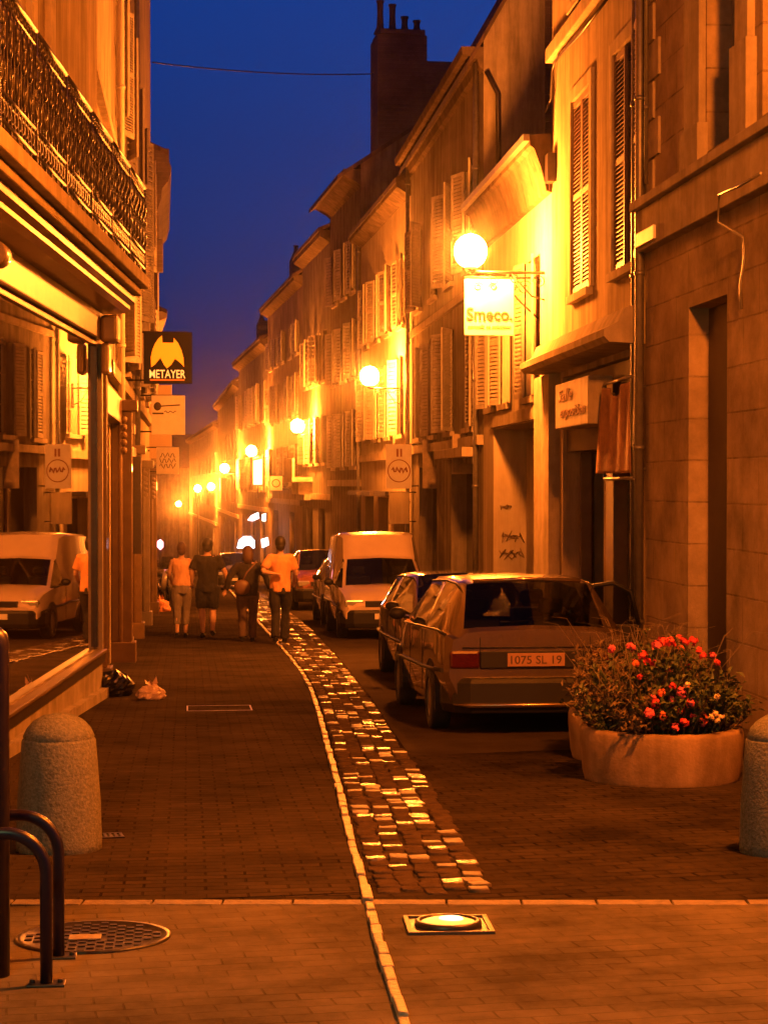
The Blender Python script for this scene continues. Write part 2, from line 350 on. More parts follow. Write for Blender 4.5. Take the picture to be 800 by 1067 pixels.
class Bld:
    def __init__(s, name, label, F, ztop, wall, depth=9, openings=(), roof='gable', rh=2.6, eave=.45, cat='building', group=None, back=True, side_m=None, near_gable=True):
        s.F = F; s.root = empty(name, (F.P0.x, F.P0.y, F.z0), F.rz); tag(s.root, label, cat, group)
        s.sd = F.side; s.zt = ztop - F.z0; s.depth = depth
        L = F.L; zt = s.zt; zb = min(F.g(0), F.g(L)) - .3
        b = MB(); ss = {0, L}; zs = {zb, zt}
        ops = []
        for o in openings:
            o = dict(o); o['z1'] = min(o['z1'], zt - .02); o['z0'] = max(o['z0'], zb + .01); ops.append(o)
            ss |= {max(0, o['s0']), min(L, o['s1'])}; zs |= {o['z0'], o['z1']}
        ss = sorted(ss); zs = sorted(zs)
        for i in range(len(ss) - 1):
            for j in range(len(zs) - 1):
                cs, cz = (ss[i] + ss[i + 1]) / 2, (zs[j] + zs[j + 1]) / 2
                if any(o['s0'] < cs < o['s1'] and o['z0'] < cz < o['z1'] for o in ops): continue
                if ss[i + 1] - ss[i] < 1e-4 or zs[j + 1] - zs[j] < 1e-4: continue
                b.quad(*[s.P(a, 0, z) for a, z in ((ss[i], zs[j]), (ss[i + 1], zs[j]), (ss[i + 1], zs[j + 1]), (ss[i], zs[j + 1]))])
        for o in ops:
            d = -o.get('dep', .22); a0, a1, c0, c1 = o['s0'], o['s1'], o['z0'], o['z1']
            for q in (((a0, 0, c0), (a0, d, c0), (a0, d, c1), (a0, 0, c1)), ((a1, 0, c0), (a1, d, c0), (a1, d, c1), (a1, 0, c1)),
                      ((a0, 0, c1), (a1, 0, c1), (a1, d, c1), (a0, d, c1)), ((a0, 0, c0), (a1, 0, c0), (a1, d, c0), (a0, d, c0))):
                b.quad(*[s.P(*p) for p in q])
        D = -depth; rd = -depth / 2
        if roof == 'gable':
            for a in (0, L): b.quad(s.P(a, 0, zb), s.P(a, D, zb), s.P(a, D, zt), s.P(a, rd, zt + rh), s.P(a, 0, zt))
        else:
            for a in (0, L): b.quad(s.P(a, 0, zb), s.P(a, D, zb), s.P(a, D, zt), s.P(a, 0, zt))
            b.quad(s.P(0, 0, zt), s.P(L, 0, zt), s.P(L, D, zt), s.P(0, D, zt))
        b.quad(s.P(0, D, zb), s.P(L, D, zb), s.P(L, D, zt), s.P(0, D, zt))
        s.wall = b.build('wall', wall, s.root)
        if roof == 'gable':
            r = MB(); sl = rh / (depth / 2); e = eave
            for (o0, z0_, o1, z1_) in ((e, zt - e * sl, rd, zt + rh), (D - .3, zt - .3 * sl, rd, zt + rh)):
                lo = [s.P(-.04, o0, z0_ + .003), s.P(L + .04, o0, z0_ + .003), s.P(L + .04, o1, z1_ + .003), s.P(-.04, o1, z1_ + .003)]
                hi = [(p[0], p[1], p[2] + .13) for p in lo]
                r.add(lo + hi, [(0, 1, 2, 3), (4, 5, 6, 7), (0, 1, 5, 4), (1, 2, 6, 5), (2, 3, 7, 6), (3, 0, 4, 7)])
            s.roof = r.build('roof', roof_m, s.root)
        else: s.roof = s.wall
    def P(s, a, o, z): return (a, o * s.sd, z)
    def bx(s, b, a0, a1, o0, o1, z0, z1):
        y0, y1 = sorted((o0 * s.sd, o1 * s.sd)); b.box((min(a0, a1), y0, z0), (max(a0, a1), y1, z1)); return b
    def part(s, name, m, *boxes, bevel=0, parent=None, label=None):
        b = MB()
        for q in boxes: s.bx(b, *q)
        o = b.build(name, m, parent or s.root, bevel=bevel)
        if label: o['label'] = label
        return o
    def cornice(s, a0, a1, z0, prof, m, name='cornice', label=None):
        """prof: list of (out, dz), closed against the wall"""
        b = MB(); poly = [(o * s.sd, z0 + dz) for o, dz in prof]
        b.prism(poly, a0, a1, axis=0); o = b.build(name, m, s.root)
        if label: o['label'] = label
        return o
    def window(s, o, frame=None, pane=True, sill=True, surround=None, shut=None, sm=None, mull=True, name='window', slats=16, ang=8):
        a0, a1, z0, z1 = o['s0'], o['s1'], o['z0'], o['z1']; d = -o.get('dep', .22)
        b = MB(); f = .06; e = .004
        for q in ((a0 + e, a0 + f), (a1 - f, a1 - e)): s.bx(b, q[0], q[1], d + .002, d + .06, z0 + e, z1 - e)
        s.bx(b, a0 + f, a1 - f, d + .002, d + .06, z1 - f, z1 - e); s.bx(b, a0 + f, a1 - f, d + .002, d + .06, z0 + e, z0 + f)
        if mull:
            mdl = (a0 + a1) / 2; s.bx(b, mdl - .03, mdl + .03, d + .002, d + .055, z0 + f, z1 - f)
            for k in (1, 2): zz = z0 + (z1 - z0) * k / 3; s.bx(b, a0 + f, a1 - f, d + .002, d + .045, zz - .015, zz + .015)
        wo_ = b.build(name, frame or wood_paint, s.root)
        g = MB(); g.quad(s.P(a0, d + .012, z0), s.P(a1, d + .012, z0), s.P(a1, d + .012, z1), s.P(a0, d + .012, z1)); g.build('pane', pane_m, wo_)
        if sill: s.part('sill', stone_trim, (a0 - .08, a1 + .08, -.05, .09, z0 - .10, z0 - .003), parent=wo_)
        if surround:
            t = surround; s.part('surround', stone_trim, (a0 - t, a0 - .002, -.02, .045, z0, z1 + t), (a1 + .002, a1 + t, -.02, .045, z0, z1 + t), (a0 - .002, a1 + .002, -.02, .045, z1 + .002, z1 + t), parent=wo_)
        if shut:
            w_ = (a1 - a0) / 2
            for side_, (hinge, sg) in enumerate(((a0, -1), (a1, 1))):
                if shut == 'closed': s.shutter(wo_, hinge, -sg, w_ - .005, -.02, z0 + .02, z1 - .02, 0, sm or shutter_m, slats)
                elif shut == 'half' and side_ == 0: s.shutter(wo_, hinge, sg, w_, .03, z0, z1, ang, sm or shutter_m, slats)
                elif shut == 'half': s.shutter(wo_, hinge, -sg, w_, -.02, z0 + .02, z1 - .02, 0, sm or shutter_m, slats)
                else: s.shutter(wo_, hinge, sg, w_, .03, z0, z1, ang + rnd.random() * 14, sm or shutter_m, slats)
        return wo_
    def shutter(s, parent, hinge, sg, w_, o, z0, z1, ang, m, slats=16):
        b = MB(); t = .035
        def bb(u0, u1, v0, v1, za, zb_): b.box((u0, v0, za), (u1, v1, zb_))
        bb(0, .05, 0, t, z0, z1); bb(w_ - .05, w_, 0, t, z0, z1); bb(.05, w_ - .05, 0, t, z0, z0 + .07); bb(.05, w_ - .05, 0, t, z1 - .07, z1)
        zm = (z0 + z1) / 2; bb(.05, w_ - .05, 0, t, zm - .035, zm + .035)
        for (za, zb_) in ((z0 + .07, zm - .035), (zm + .035, z1 - .07)):
            n = slats
            for k in range(n):
                z = za + (zb_ - za) * (k + .5) / n; h = (zb_ - za) / n
                b.add([(.05, .002, z + h * .45), (w_ - .05, .002, z + h * .45), (w_ - .05, t - .004, z - h * .25), (.05, t - .004, z - h * .25),
                       (.05, .002, z + h * .25), (w_ - .05, .002, z + h * .25), (w_ - .05, t - .004, z - h * .45), (.05, t - .004, z - h * .45)],
                      [(0, 1, 2, 3), (7, 6, 5, 4), (0, 1, 5, 4), (3, 2, 6, 7)])
        ca, sa = math.cos(R(ang)), math.sin(R(ang))
        out = []
        for (u, v, z) in b.v:
            uu = u * ca - v * sa; vv = u * sa + v * ca
            out.append(s.P(hinge + sg * uu, o + vv, z))
        b.v = out
        return b.build('shutter', m, parent)
    def pipe(s, a, o, z0, z1, r=.05, name='drainpipe', m=None, label=None):
        b = MB(); b.tube([s.P(a, o, z0), s.P(a, o, z1)], r, 10)
        z = z0 + .8
        while z < z1: b.tube([s.P(a, o, z), s.P(a, o, z + .05)], r * 1.25, 10); z += 1.9
        p = b.build(name, m or zinc, s.root)
        if label: p['label'] = label
        return p
    def chimney(s, a0, a1, o0, o1, z0, z1, pots=3, m=None, potm=None, ph=.5, parent=None):
        b = MB(); s.bx(b, a0, a1, o0, o1, z0, z1); s.bx(b, a0 - .07, a1 + .07, o0 + .07, o1 - .07, z1 + .002, z1 + .15)
        ch = b.build('chimney', m or dark_stone, parent or s.root)
        for k in range(pots):
            h = ph[k] if isinstance(ph, (list, tuple)) else ph
            oo = o0 + (o1 - o0) * (k + .5) / pots; q = MB(); c = s.P((a0 + a1) / 2, oo, z1 + .15)
            q.lathe([(.2, 0), (.17, .08), (.11, .2), (.09, h * .6), (.10, h - .06), (.125, h - .05), (.12, h), (0, h)], c, 12)
            q.build('chimney_pot', potm or roof_m, ch)
        return ch

CORN = [(0, 0), (.06, .01), (.08, .06), (.16, .10), (.20, .18), (.20, .24), (0, .26)]
def scaled(k, kz=None): return [(o * k, z * (kz or k)) for o, z in CORN]
RP = [(4.93, 6.0), (5.0, 20.1), (5.15, 26.2), (5.25, 33.0), (5.35, 44.7), (5.1, 55), (4.72, 62), (4.3, 70), (3.6, 84), (2.8, 102), (2.2, 135), (.2, 190)]
RF = [Face(a, c, 1) for a, c in zip(RP, RP[1:])]

# ---- R1: near stone building on the right
F = RF[0]; z0 = F.z0
def op(F, px0, px1, za, zb_, dep=.22):                      # absolute heights
    a, c = sorted((F.s_of(px0), F.s_of(px1))); return dict(s0=a, s1=c, z0=za - F.z0, z1=zb_ - F.z0, dep=dep)
o_door = op(F, 717, 757, gz(18) - .1, 3.42, .24)
o_w1 = op(F, 735, 768, 4.86, 8.6, .30)
o_w2 = dict(s0=F.s_of(830), s1=F.s_of(793), z0=4.86 - z0, z1=8.6 - z0, dep=.30)
o_arch = dict(s0=F.s_of(1010), s1=F.s_of(850), z0=gz(13) - .2 - z0, z1=2.6 - z0, dep=.35)
B1 = Bld('stone_building', 'near right stone building with thick string course, behind the flower planter', F, 12.5, stone, 10, [o_door, o_w1, o_w2, o_arch], roof='flat')
B1.part('string_course', stone_trim, (0, F.L - .02, -.02, .13, 4.18 - z0, 4.62 - z0), (0, F.L - .02, -.02, .20, 4.62 - z0 + .002, 4.72 - z0), bevel=.01)
B1.part('door', wood_dark, (o_door['s0'] + .02, o_door['s1'] - .02, -.235, -.20, o_door['z0'] + .1, o_door['z1'] - .01), (o_door['s0'] + .3, o_door['s1'] - .3, -.20, -.18, .0, 1.6))
B1.part('door', wood_dark, (o_arch['s0'] + .02, o_arch['s1'] - .02, -.34, -.30, o_arch['z0'], o_arch['z1'] - .01))
for o in (o_w1, o_w2): B1.window(o, sill=False, mull=True)
b = MB()
for k in range(18):                                          # toothed quoins at the far corner
    zz = 4.75 - z0 + k * .42; wq = .62 if k % 2 else .38
    B1.bx(b, F.L - wq, F.L - .01, -.01, .03, zz, zz + .395)
b.build('quoins', stone_trim, B1.root, bevel=.006)
aq = F.s_of(726)
B1.part('pilaster', stone_trim, (aq - .28, aq + .28, -.01, .07, 4.74 - z0, 12.3 - z0), (aq - .34, aq + .34, -.01, .10, 4.725 - z0, 5.15 - z0), bevel=.008)
aq = F.s_of(778)
B1.part('pilaster', stone_trim, (aq - .2, aq + .2, -.01, .07, 5.6 - z0, 12.3 - z0), (aq - .26, aq + .26, -.01, .10, 4.725 - z0, 5.6 - z0 - .002), bevel=.008)
# cable on the wall
b = MB(); cp = [(800, 181), (778, 194), (756, 203), (753, 232), (760, 247), (761, 270), (757, 298), (758, 322)]
b.tube([B1.P(F.s_of(x, .17), .24 if y < 225 else (.22 if y < 245 else .05), F.z_of(x, y, .17)) for x, y in cp], .014, 6)
b.build('cable', zinc, B1.root)
aq = F.s_of(686)
b = MB(); B1.bx(b, F.s_of(696), F.s_of(677), .135, .165, F.z_of(686, 254), F.z_of(686, 240)); o = b.build('name_plate', white_sign, B1.root, bevel=.004); ptag(o, 'small pale plate screwed to the string course')
B1.pipe(F.L - .09, .10, F.g(F.L), 12.3 - z0, .05)
B1.pipe(F.L - .26, .07, 4.9 - z0, 12.3 - z0, .022, 'cable_duct')

# ---- R2: rendered house with shop
F = RF[1]; z0 = F.z0
ow = [op(F, 597, 616, 4.15, 6.72, .2), op(F, 640, 663, 4.15, 6.72, .2), op(F, 597, 616, 8.0, 9.9, .2), op(F, 640, 663, 8.0, 9.9, .2)]
o_shop = op(F, 586, 661, gz(23) - .2, 3.12, .42)
B2 = Bld('rendered_house', 'tall ochre house with a dark shopfront, between the stone building and the gateway house', F, 12.6, plasters[0], 10, ow + [o_shop], roof='flat')
for i, o in enumerate(ow): B2.window(o, surround=.16, shut='closed' if i != 1 else 'half', sm=shutter_b, slats=22)
B2.part('string_course', stone_trim, (0, F.L, -.02, .10, 7.62 - z0, 7.82 - z0), bevel=.01)
B2.cornice(.05, F.L - .02, 3.20 - z0, [(0, 0), (.40, .02), (.46, .08), (.46, .16), (.30, .24), (.22, .40), (0, .46)], stone_trim, 'shop_cornice')
B2.part('pilaster', stone_trim, (F.s_of(566) - .1, F.s_of(583), -.01, .16, F.g(F.L) - .1, 3.19 - z0), bevel=.01, label='bright stone pilaster at the far end of the shopfront')
a0, a1 = o_shop['s0'], o_shop['s1']; gg = F.g(F.L) - .15
B2.part('shop_window', pane_m, (a0 + .01, a1 - .01, -.41, -.38, gg, 3.1 - z0))
B2.part('fascia', wood_dark, (a0, a1, -.36, -.06, 2.10 - z0, 3.10 - z0))
for px in (612, 588): a = F.s_of(px); B2.part('door_frame', wood_ochre, (a - .05, a + .05, -.36, -.22, gg, 2.09 - z0))
a = F.s_of(633); B2.part('pilaster', wood_ochre, (a - .24, a + .24, -.20, -.02, gg, 2.09 - z0), (a - .28, a + .28, -.22, .0, 1.7 - z0, 1.82 - z0), bevel=.01, label='varnished wooden pier between the two dark shop bays')
B2.pipe(.22, .08, F.g(0), 12.4 - z0, .045)
b = MB(); b.tube([B2.P(F.s_of(x), .06, F.z_of(x, y)) for x, y in ((637, 0), (610, 35), (582, 65), (579, 75), (578, 103), (573, 118))], .02, 6); b.build('cable', iron, B2.root)
b = MB(); B2.bx(b, F.L - .35, F.L - .1, .0, .12, 5.9 - z0, 6.3 - z0); b.build('junction_box', iron, B2.root, bevel=.01)
# projecting light box sign with writing
def fbox_sign(name, label, F, s0, s1, o0, o1, za, zb_, m=white_sign):
    c = F.W((s0 + s1) / 2, 0, 0); r = empty(name, (c.x, c.y, za), F.rz); tag(r, label, 'sign')
    b = MB(); hl = abs(s1 - s0) / 2; y0, y1 = sorted((o0 * F.side, o1 * F.side)); b.box((-hl, y0, 0), (hl, y1, zb_ - za)); b.build('panel', m, r, bevel=.015); return r, hl
r, hl = fbox_sign('shop_sign', 'long cream box sign with two faded brown words above the dark shop door', F, F.s_of(614, .3), F.s_of(580, .3), .02, .32, 2.37, 2.95, mat('yellowed_sign', (.42, .35, .24), .6, var=.25, vscale=5, stain=.3))
brown = mat('faded_brown_paint', (.24, .09, .04), .6)
def wall_text(r, body, w_, h_, y, z, x, m, right=True, **k):
    vs, fs = fit_text(body, w_, h_, **k); b = MB()
    sg = -1 if right else 1                                  # reading direction seen from the street
    b.add([(x + sg * v.x, y + (1 if right else -1) * v.z, z + v.y) for v in vs], fs); return b.build('lettering', m, r)
wall_text(r, 'Salle', 1.0, .15, .326, .42, hl * .35, brown, italic=.3)
wall_text(r, "exposition", hl * 1.5, .17, .326, .18, -hl * .1, brown, italic=.3)
# hanging cloth in a frame
F2 = F
r = empty('cloth_banner', F.W(F.s_of(644, .15), .02, 1.72 - F.z0), F.rz); tag(r, 'worn cloth banner hanging in a thin metal frame beside the dark shop window', 'banner')
hw = abs(F.s_of(629, .15) - F.s_of(660, .15)) / 2; b = MB()
for q in (((-hw, .12, 0), (hw, .12, 0)), ((hw, .12, 0), (hw, .12, 1.12)), ((hw, .12, 1.12), (-hw, .12, 1.12)), ((-hw, .12, 1.12), (-hw, .12, 0))): b.tube(q, .022, 6)
for z in (.1, 1.0): b.tube([(-hw, .12, z), (-hw, .0, z)], .02, 6); b.tube([(hw, .12, z), (hw, .0, z)], .02, 6)
b.build('frame', zinc, r)
b = MB(); nx, nz = 22, 26; vs = []
for j in range(nz + 1):
    for i in range(nx + 1):
        u = i / nx; v = j / nz; sag = .10 * math.sin(u * math.pi * 2) * (1 - v) * 0; x = -hw * .93 + 2 * hw * .93 * u
        z = .06 + 1.0 * v - .10 * math.sin(math.pi * min(1, abs(u - .45) * 2.2)) * (v > .6) * (v - .6) * 0
        z -= .12 * v * math.exp(-((u - .55) / .16) ** 2)
        y = .145 + .022 * math.sin(u * 19 + v * 2) * (.5 + .5 * v) + (.07 * max(0, u - .72) / .28 * (1 - v))
        vs.append((x + (.10 * (1 - v) * max(0, (u - .8) / .2)), y, z))
b.add(vs, [(j * (nx + 1) + i, j * (nx + 1) + i + 1, (j + 1) * (nx + 1) + i + 1, (j + 1) * (nx + 1) + i) for j in range(nz) for i in range(nx)], True)
o = b.build('cloth', mat('rust_cloth', (.42, .22, .12), .9, var=.4, vscale=9, stain=.4), r); sdm = o.modifiers.new('thick', 'SOLIDIFY'); sdm.thickness = .006

# ---- R3: low gateway house
F = RF[2]; z0 = F.z0
o_gate = op(F, 514, 567, gz(30) - .2, 2.60, .62)
w3 = [dict(s0=a, s1=a + .85, z0=2.98 - z0, z1=5.05 - z0, dep=.18) for a in (1.35, 3.75, 5.3)]
B3 = Bld('gateway_house', 'low pale house with an open gateway and white louvred shutters beside the first lamp', F, 5.85, plasters[2], 9, [o_gate] + w3, rh=3.0, eave=.05)
for i, o in enumerate(w3[:2]): B3.window(o, shut='open', surround=.0 or None, slats=14)
B3.window(w3[2], shut='open', slats=14)
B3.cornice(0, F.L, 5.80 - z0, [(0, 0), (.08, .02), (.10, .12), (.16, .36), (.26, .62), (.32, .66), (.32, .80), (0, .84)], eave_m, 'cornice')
B3.part('gutter', zinc, (0, F.L, .325, .41, 6.52 - z0, 6.62 - z0))
a0, a1 = o_gate['s0'], o_gate['s1']
B3.part('gate', wood_paint, (a0 + .01, a1 - .01, -.615, -.57, F.g(F.L) - .1, 2.58 - z0), (a0 + .5, a0 + .6, -.57, -.54, F.g(F.L), 2.5 - z0), (a0 + 1.6, a0 + 1.7, -.57, -.54, F.g(F.L), 2.5 - z0), (a0 + 2.7, a0 + 2.8, -.57, -.54, F.g(F.L), 2.5 - z0), (a0 + .1, a1 - .1, -.57, -.535, .8, .9))
B3.part('lintel', stone_trim, (a0 - .15, a1 + .15, -.01, .05, 2.62 - z0, 2.82 - z0), bevel=.008)
b = MB(); b_ = B3                                            # graffiti scribble on the far jamb
def scribble(pts, sx, sz, cxo, czz):
    b.tube([B3.P(a1 - .012, cxo - u * sx, czz + v * sz) for u, v in pts], .008, 5)
for base, (ox, oz, sx, sz) in enumerate(((-.14, 1.42, .4, .22), (-.10, 1.12, .44, .24), (-.12, 1.98, .2, .12))):
    for t in range(3):
        pts = []; u = t * .3; v = .5
        for k in range(8): pts.append((u + .34 * k / 7 + .16 * math.sin(k * 2.9 + t * 2), v + .5 * math.sin(k * 2.3 + t * 1.7 + base) * (.5 + .5 * math.sin(k + t))))
        scribble(pts, sx, sz, ox, oz + .1)
o = b.build('graffiti', mat('grey_spray_paint', (.22, .15, .09), .8), B3.root)

# ---- R4: tall house with shutters
def grid(F, n, m0, ww, rows, dep=.2, skip=()):
    out = []
    for r_i, (za, zb_) in enumerate(rows):
        for k in range(n):
            if (r_i, k) in skip: continue
            c = m0 + (F.L - 2 * m0) * (k + .5) / n; out.append(dict(s0=c - ww / 2, s1=c + ww / 2, z0=za - F.z0, z1=zb_ - F.z0, dep=dep))
    return out
F = RF[3]; z0 = F.z0
w4 = grid(F, 4, .4, 1.05, [(2.72, 4.75), (5.7, 7.6)])
shops4 = [op(F, 455, 437, gz(44) - .2, 2.05, .35), op(F, 493, 470, gz(36) - .2, 2.05, .35)]
B4 = Bld('tall_shuttered_house', 'tall sooty house with rows of louvred shutters, bare gable over the gateway house', F, 9.55, plasters[1], 8, w4 + shops4, rh=7.0, eave=.30)
for i, o in enumerate(w4): B4.window(o, shut='open' if i % 3 else 'half', slats=12, ang=10 + 8 * (i % 2))
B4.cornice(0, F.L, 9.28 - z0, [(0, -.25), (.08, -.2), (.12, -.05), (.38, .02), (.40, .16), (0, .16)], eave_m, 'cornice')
B4.part('string_course', stone_trim, (0, F.L, -.01, .12, 2.36 - z0, 2.54 - z0), bevel=.01)
B4.part('string_course', stone_trim, (0, F.L, -.01, .08, 5.15 - z0, 5.30 - z0), bevel=.01)
for o in shops4:
    B4.part('shop_door', pane_m, (o['s0'] + .01, o['s1'] - .01, -.34, -.31, o['z0'] + .1, o['z1'] - .01))
    a = (o['s0'] + o['s1']) / 2; B4.part('door_frame', wood_ochre, (a - .05, a + .05, -.31, -.26, o['z0'], o['z1'] - .02))
B4.part('shop_cornice', stone_trim, (shops4[1]['s0'] - .6, shops4[1]['s1'] + .4, -.01, .30, 2.16 - z0, 2.34 - z0), bevel=.01)
B4.pipe(.28, .10, F.g(0), 9.2 - z0); B4.pipe(F.L - .2, .10, F.g(F.L), 9.2 - z0)
b = MB(); b.tube([(-.03, -.05 * 1, 9.0 - z0), (-.05, -.25, 8.6 - z0), (-.05, -.28, 5.9 - z0)], .05, 8); b.build('gable_pipe', iron, B4.root)
b = MB(); B4.bx(b, -.05, .0, -1.9, -1.1, 5 - z0, 11.3 - z0); b.build('flue', dark_stone, B4.root)

# ---- R5.. further houses
F = RF[4]; z0 = F.z0
w5 = grid(F, 4, .4, 1.0, [(2.9, 4.8), (5.6, 7.3)])
s5 = grid(F, 3, .5, 2.0, [(-2.2, 1.3)], .3)
B5 = Bld('cream_house', 'cream house with a stepped eave, second street lamp on its near end', F, 9.05, plasters[2], 9, w5 + s5, rh=2.0, eave=.38)
for i, o in enumerate(w5): B5.window(o, shut='open', slats=8)
for o in s5: B5.part('shop_window', pane_m, (o['s0'] + .01, o['s1'] - .01, -.29, -.26, o['z0'] + .1, o['z1'] - .01)); B5.part('awning', wood_dark, (o['s0'] - .1, o['s1'] + .1, .0, .5, 1.36 - z0, 1.48 - z0))
B5.cornice(0, F.L, 8.8 - z0, [(0, -.2), (.1, -.15), (.34, .0), (.36, .16), (0, .16)], eave_m)
B5.part('string_course', stone_trim, (0, F.L, -.01, .10, 2.3 - z0, 2.5 - z0)); B5.pipe(F.L - .2, .1, F.g(F.L), 8.7 - z0)

F = RF[5]; z0 = F.z0
w6 = grid(F, 3, .3, 1.0, [(2.2, 3.9), (4.9, 6.6), (7.5, 9.1)])
B6 = Bld('chimney_tower_house', 'tallest dark house whose soot-black chimney tower rises over the eaves on the right', F, 11.1, plasters[3], 9, w6, rh=3.0, eave=.7)
for o in w6: B6.window(o, shut='open', slats=7)
B6.cornice(0, F.L, 10.75 - z0, [(0, -.3), (.12, -.2), (.5, .02), (.52, .2), (0, .2)], eave_m)
B6.part('string_course', stone_trim, (0, F.L, -.01, .10, 1.6 - z0, 1.8 - z0))
B6.chimney(.02, 1.4, -1.98, -.50, 11 - z0, 14.95 - z0, 4, ph=[.45, .55, .9, 1.0])
B6.part('chimney_flue', dark_stone, (.02, .8, -3.4, -1.98, 11 - z0, 14.2 - z0))

NAMES = [('cornice_house', 'narrow house with bright lit balcony corbels beyond the chimney tower house', 10.2, 4, [(2.4, 4.0), (5.2, 6.9)], 1),
         ('long_eaved_house', 'house with far projecting eaves above the third street lamp', 9.6, 5, [(1.6, 3.2), (4.3, 5.9), (6.7, 7.9)], 0),
         ('low_eaved_house', 'lower house with small eave and dark stack beyond the long eaved house', 8.3, 6, [(1.4, 3.0), (4.6, 6.4)], 1),
         ('distant_gabled_house', 'small distant house in the orange glow between the fifth and seventh lamps', 7.4, 8, [(.6, 2.1), (3.2, 4.8)], 3),
         ('farthest_house', 'farthest low house at the bend, right behind the last lamp', 6.2, 10, [(0, 1.5), (2.5, 4)], 1)]
for i, (nm, lb, zt, n, rows, pm) in enumerate(NAMES):
    F = RF[6 + i]; z0 = F.z0
    ws = grid(F, n, .4, 1.05, rows); ss_ = grid(F, max(2, n // 2), .5, 1.9, [(gz(F.P1.y) - .2, gz(F.P0.y) + 2.9)], .3)
    B = Bld(nm, lb, F, zt, plasters[pm], 9, ws + ss_, rh=1.8 + .5 * (i % 2), eave=.4)
    if i < 3:
        for k, o in enumerate(ws): B.window(o, shut='open' if (k + i) % 4 else None, slats=5)
    else:
        for o in ws: B.window(o, sill=False, mull=False)
    for o in ss_: B.part('shop_window', pane_m, (o['s0'] + .01, o['s1'] - .01, -.29, -.26, o['z0'] + .1, o['z1'] - .01))
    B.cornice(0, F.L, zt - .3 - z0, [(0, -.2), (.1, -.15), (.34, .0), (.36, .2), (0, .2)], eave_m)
    B.part('string_course', stone_trim, (0, F.L, -.01, .10, gz(F.P0.y) + 3.2 - z0, gz(F.P0.y) + 3.4 - z0))
    if i in (1, 2): B.chimney(F.L - 1.6, F.L - .6, -1.9, -.9, zt - .3 - z0, zt + 2.0 - z0, 2)
    if i == 3:
        for a in (4, 14, 24): B.chimney(a, a + .9, -3.5, -2.2, zt - z0, zt + 2.6 - z0, 2)
    if i == 0:                                               # corbelled balcony near the third lamp
        a = F.L - 3.2
        B.part('balcony', stone_trim, (a, a + 2.8, 0, .75, 1.75 - z0, 1.92 - z0), (a, a + 2.8, .66, .74, 1.92 - z0, 2.6 - z0), (a + .2, a + .4, 0, .5, 1.3 - z0, 1.75 - z0), (a + 2.4, a + 2.6, 0, .5, 1.3 - z0, 1.75 - z0), (a, a + 2.8, 0, .3, 1.1 - z0, 1.3 - z0))

# ---- left side
LA0, LA1 = Vector((-2.75, 2.0)), Vector((-.98, 20.9))
d_ = ray(365, 505); dd = Vector((d_.x, d_.y)).normalized(); LA0 = LA1 - dd * 20
F = FA = Face(LA0, LA1, -1); z0 = F.z0
sill_z, top_z = -.16 + 0.0, 3.22
o_sw = dict(s0=F.L - 9.5, s1=F.L - .12, z0=sill_z - z0, z1=top_z - z0, dep=.03)
o_u = [dict(s0=F.L - 2.6, s1=F.L - 1.5, z0=4.1 - z0, z1=6.9 - z0, dep=.25), dict(s0=F.L - 6.2, s1=F.L - 5.1, z0=4.1 - z0, z1=6.9 - z0, dep=.25), dict(s0=F.L - 9.8, s1=F.L - 8.7, z0=4.1 - z0, z1=6.9 - z0, dep=.25)]
A = Bld('corner_shop_building', 'near left building with a large reflecting shop window below an iron balcony', F, 12.0, plasters[0], 9, [o_sw] + o_u[1:], roof='flat')
for o in o_u[1:]: A.window(o, surround=.14, frame=wood_paint)
g = MB(); g.quad(A.P(o_sw['s0'], -.018, o_sw['z0']), A.P(o_sw['s1'], -.018, o_sw['z0']), A.P(o_sw['s1'], -.018, o_sw['z1']), A.P(o_sw['s0'], -.018, o_sw['z1']))
sw = A.part('window_frame', wood_ochre, (o_sw['s0'], o_sw['s1'] + .0, -.028, .012, o_sw['z1'] - .05, o_sw['z1'] - .004), bevel=.004)
A.part('window_frame', iron, (o_sw['s1'] - .07, o_sw['s1'] - .004, -.028, .018, o_sw['z0'] + .03, o_sw['z1'] - .054))
g.build('glass_pane', glass_shop, sw)
A.part('window_sill', wood_ochre, (o_sw['s0'], F.L - .02, -.028, .10, sill_z - .045 - z0, sill_z - .002 - z0), bevel=.01)
A.part('sill_band', iron, (o_sw['s0'], F.L - .02, .0, .07, sill_z - .15 - z0, sill_z - .048 - z0))
gl = F.g(F.L)
b = MB()                                                     # plinth and step follow the slope
for (o0, o1, dz1) in ((0.0, .05, None), (.05, .13, .10)):
    n = 12
    for k in range(n):
        a0 = F.L - 10 + 10 * k / n; a1 = F.L - 10 + 10 * (k + 1) / n
        z1 = (sill_z - .16 - z0) if dz1 is None else (F.g((a0 + a1) / 2) + dz1)
        A.bx(b, a0, a1 - .004 if k < n - 1 else F.L - .03, o0 + .001, o1, gl - .2, z1 if dz1 is None else z1)
b.build('plinth', stone_trim, A.root)
A.part('shop_fascia', wood_ochre, (F.L - 12, F.L - .05, .0, .07, 3.24 - z0, 3.58 - z0), bevel=.01)
A.cornice(F.L - 12, F.L - .02, 3.50 - z0, [(0, .02), (.30, .04), (.36, .08), (.36, .12), (.42, .15), (.42, .22), (.10, .28), (0, .28)], wood_ochre, 'shop_cornice')
A.part('end_console', wood_ochre, (F.L - .32, F.L - .02, .07, .26, 3.2 - z0, 3.5 - z0), (F.L - .30, F.L - .04, .07, .16, 2.85 - z0, 3.2 - z0), bevel=.04)
A.part('pipe_cover', wood_paint, (F.L - .10, F.L - .02, .0, .06, sill_z - z0, 3.2 - z0))
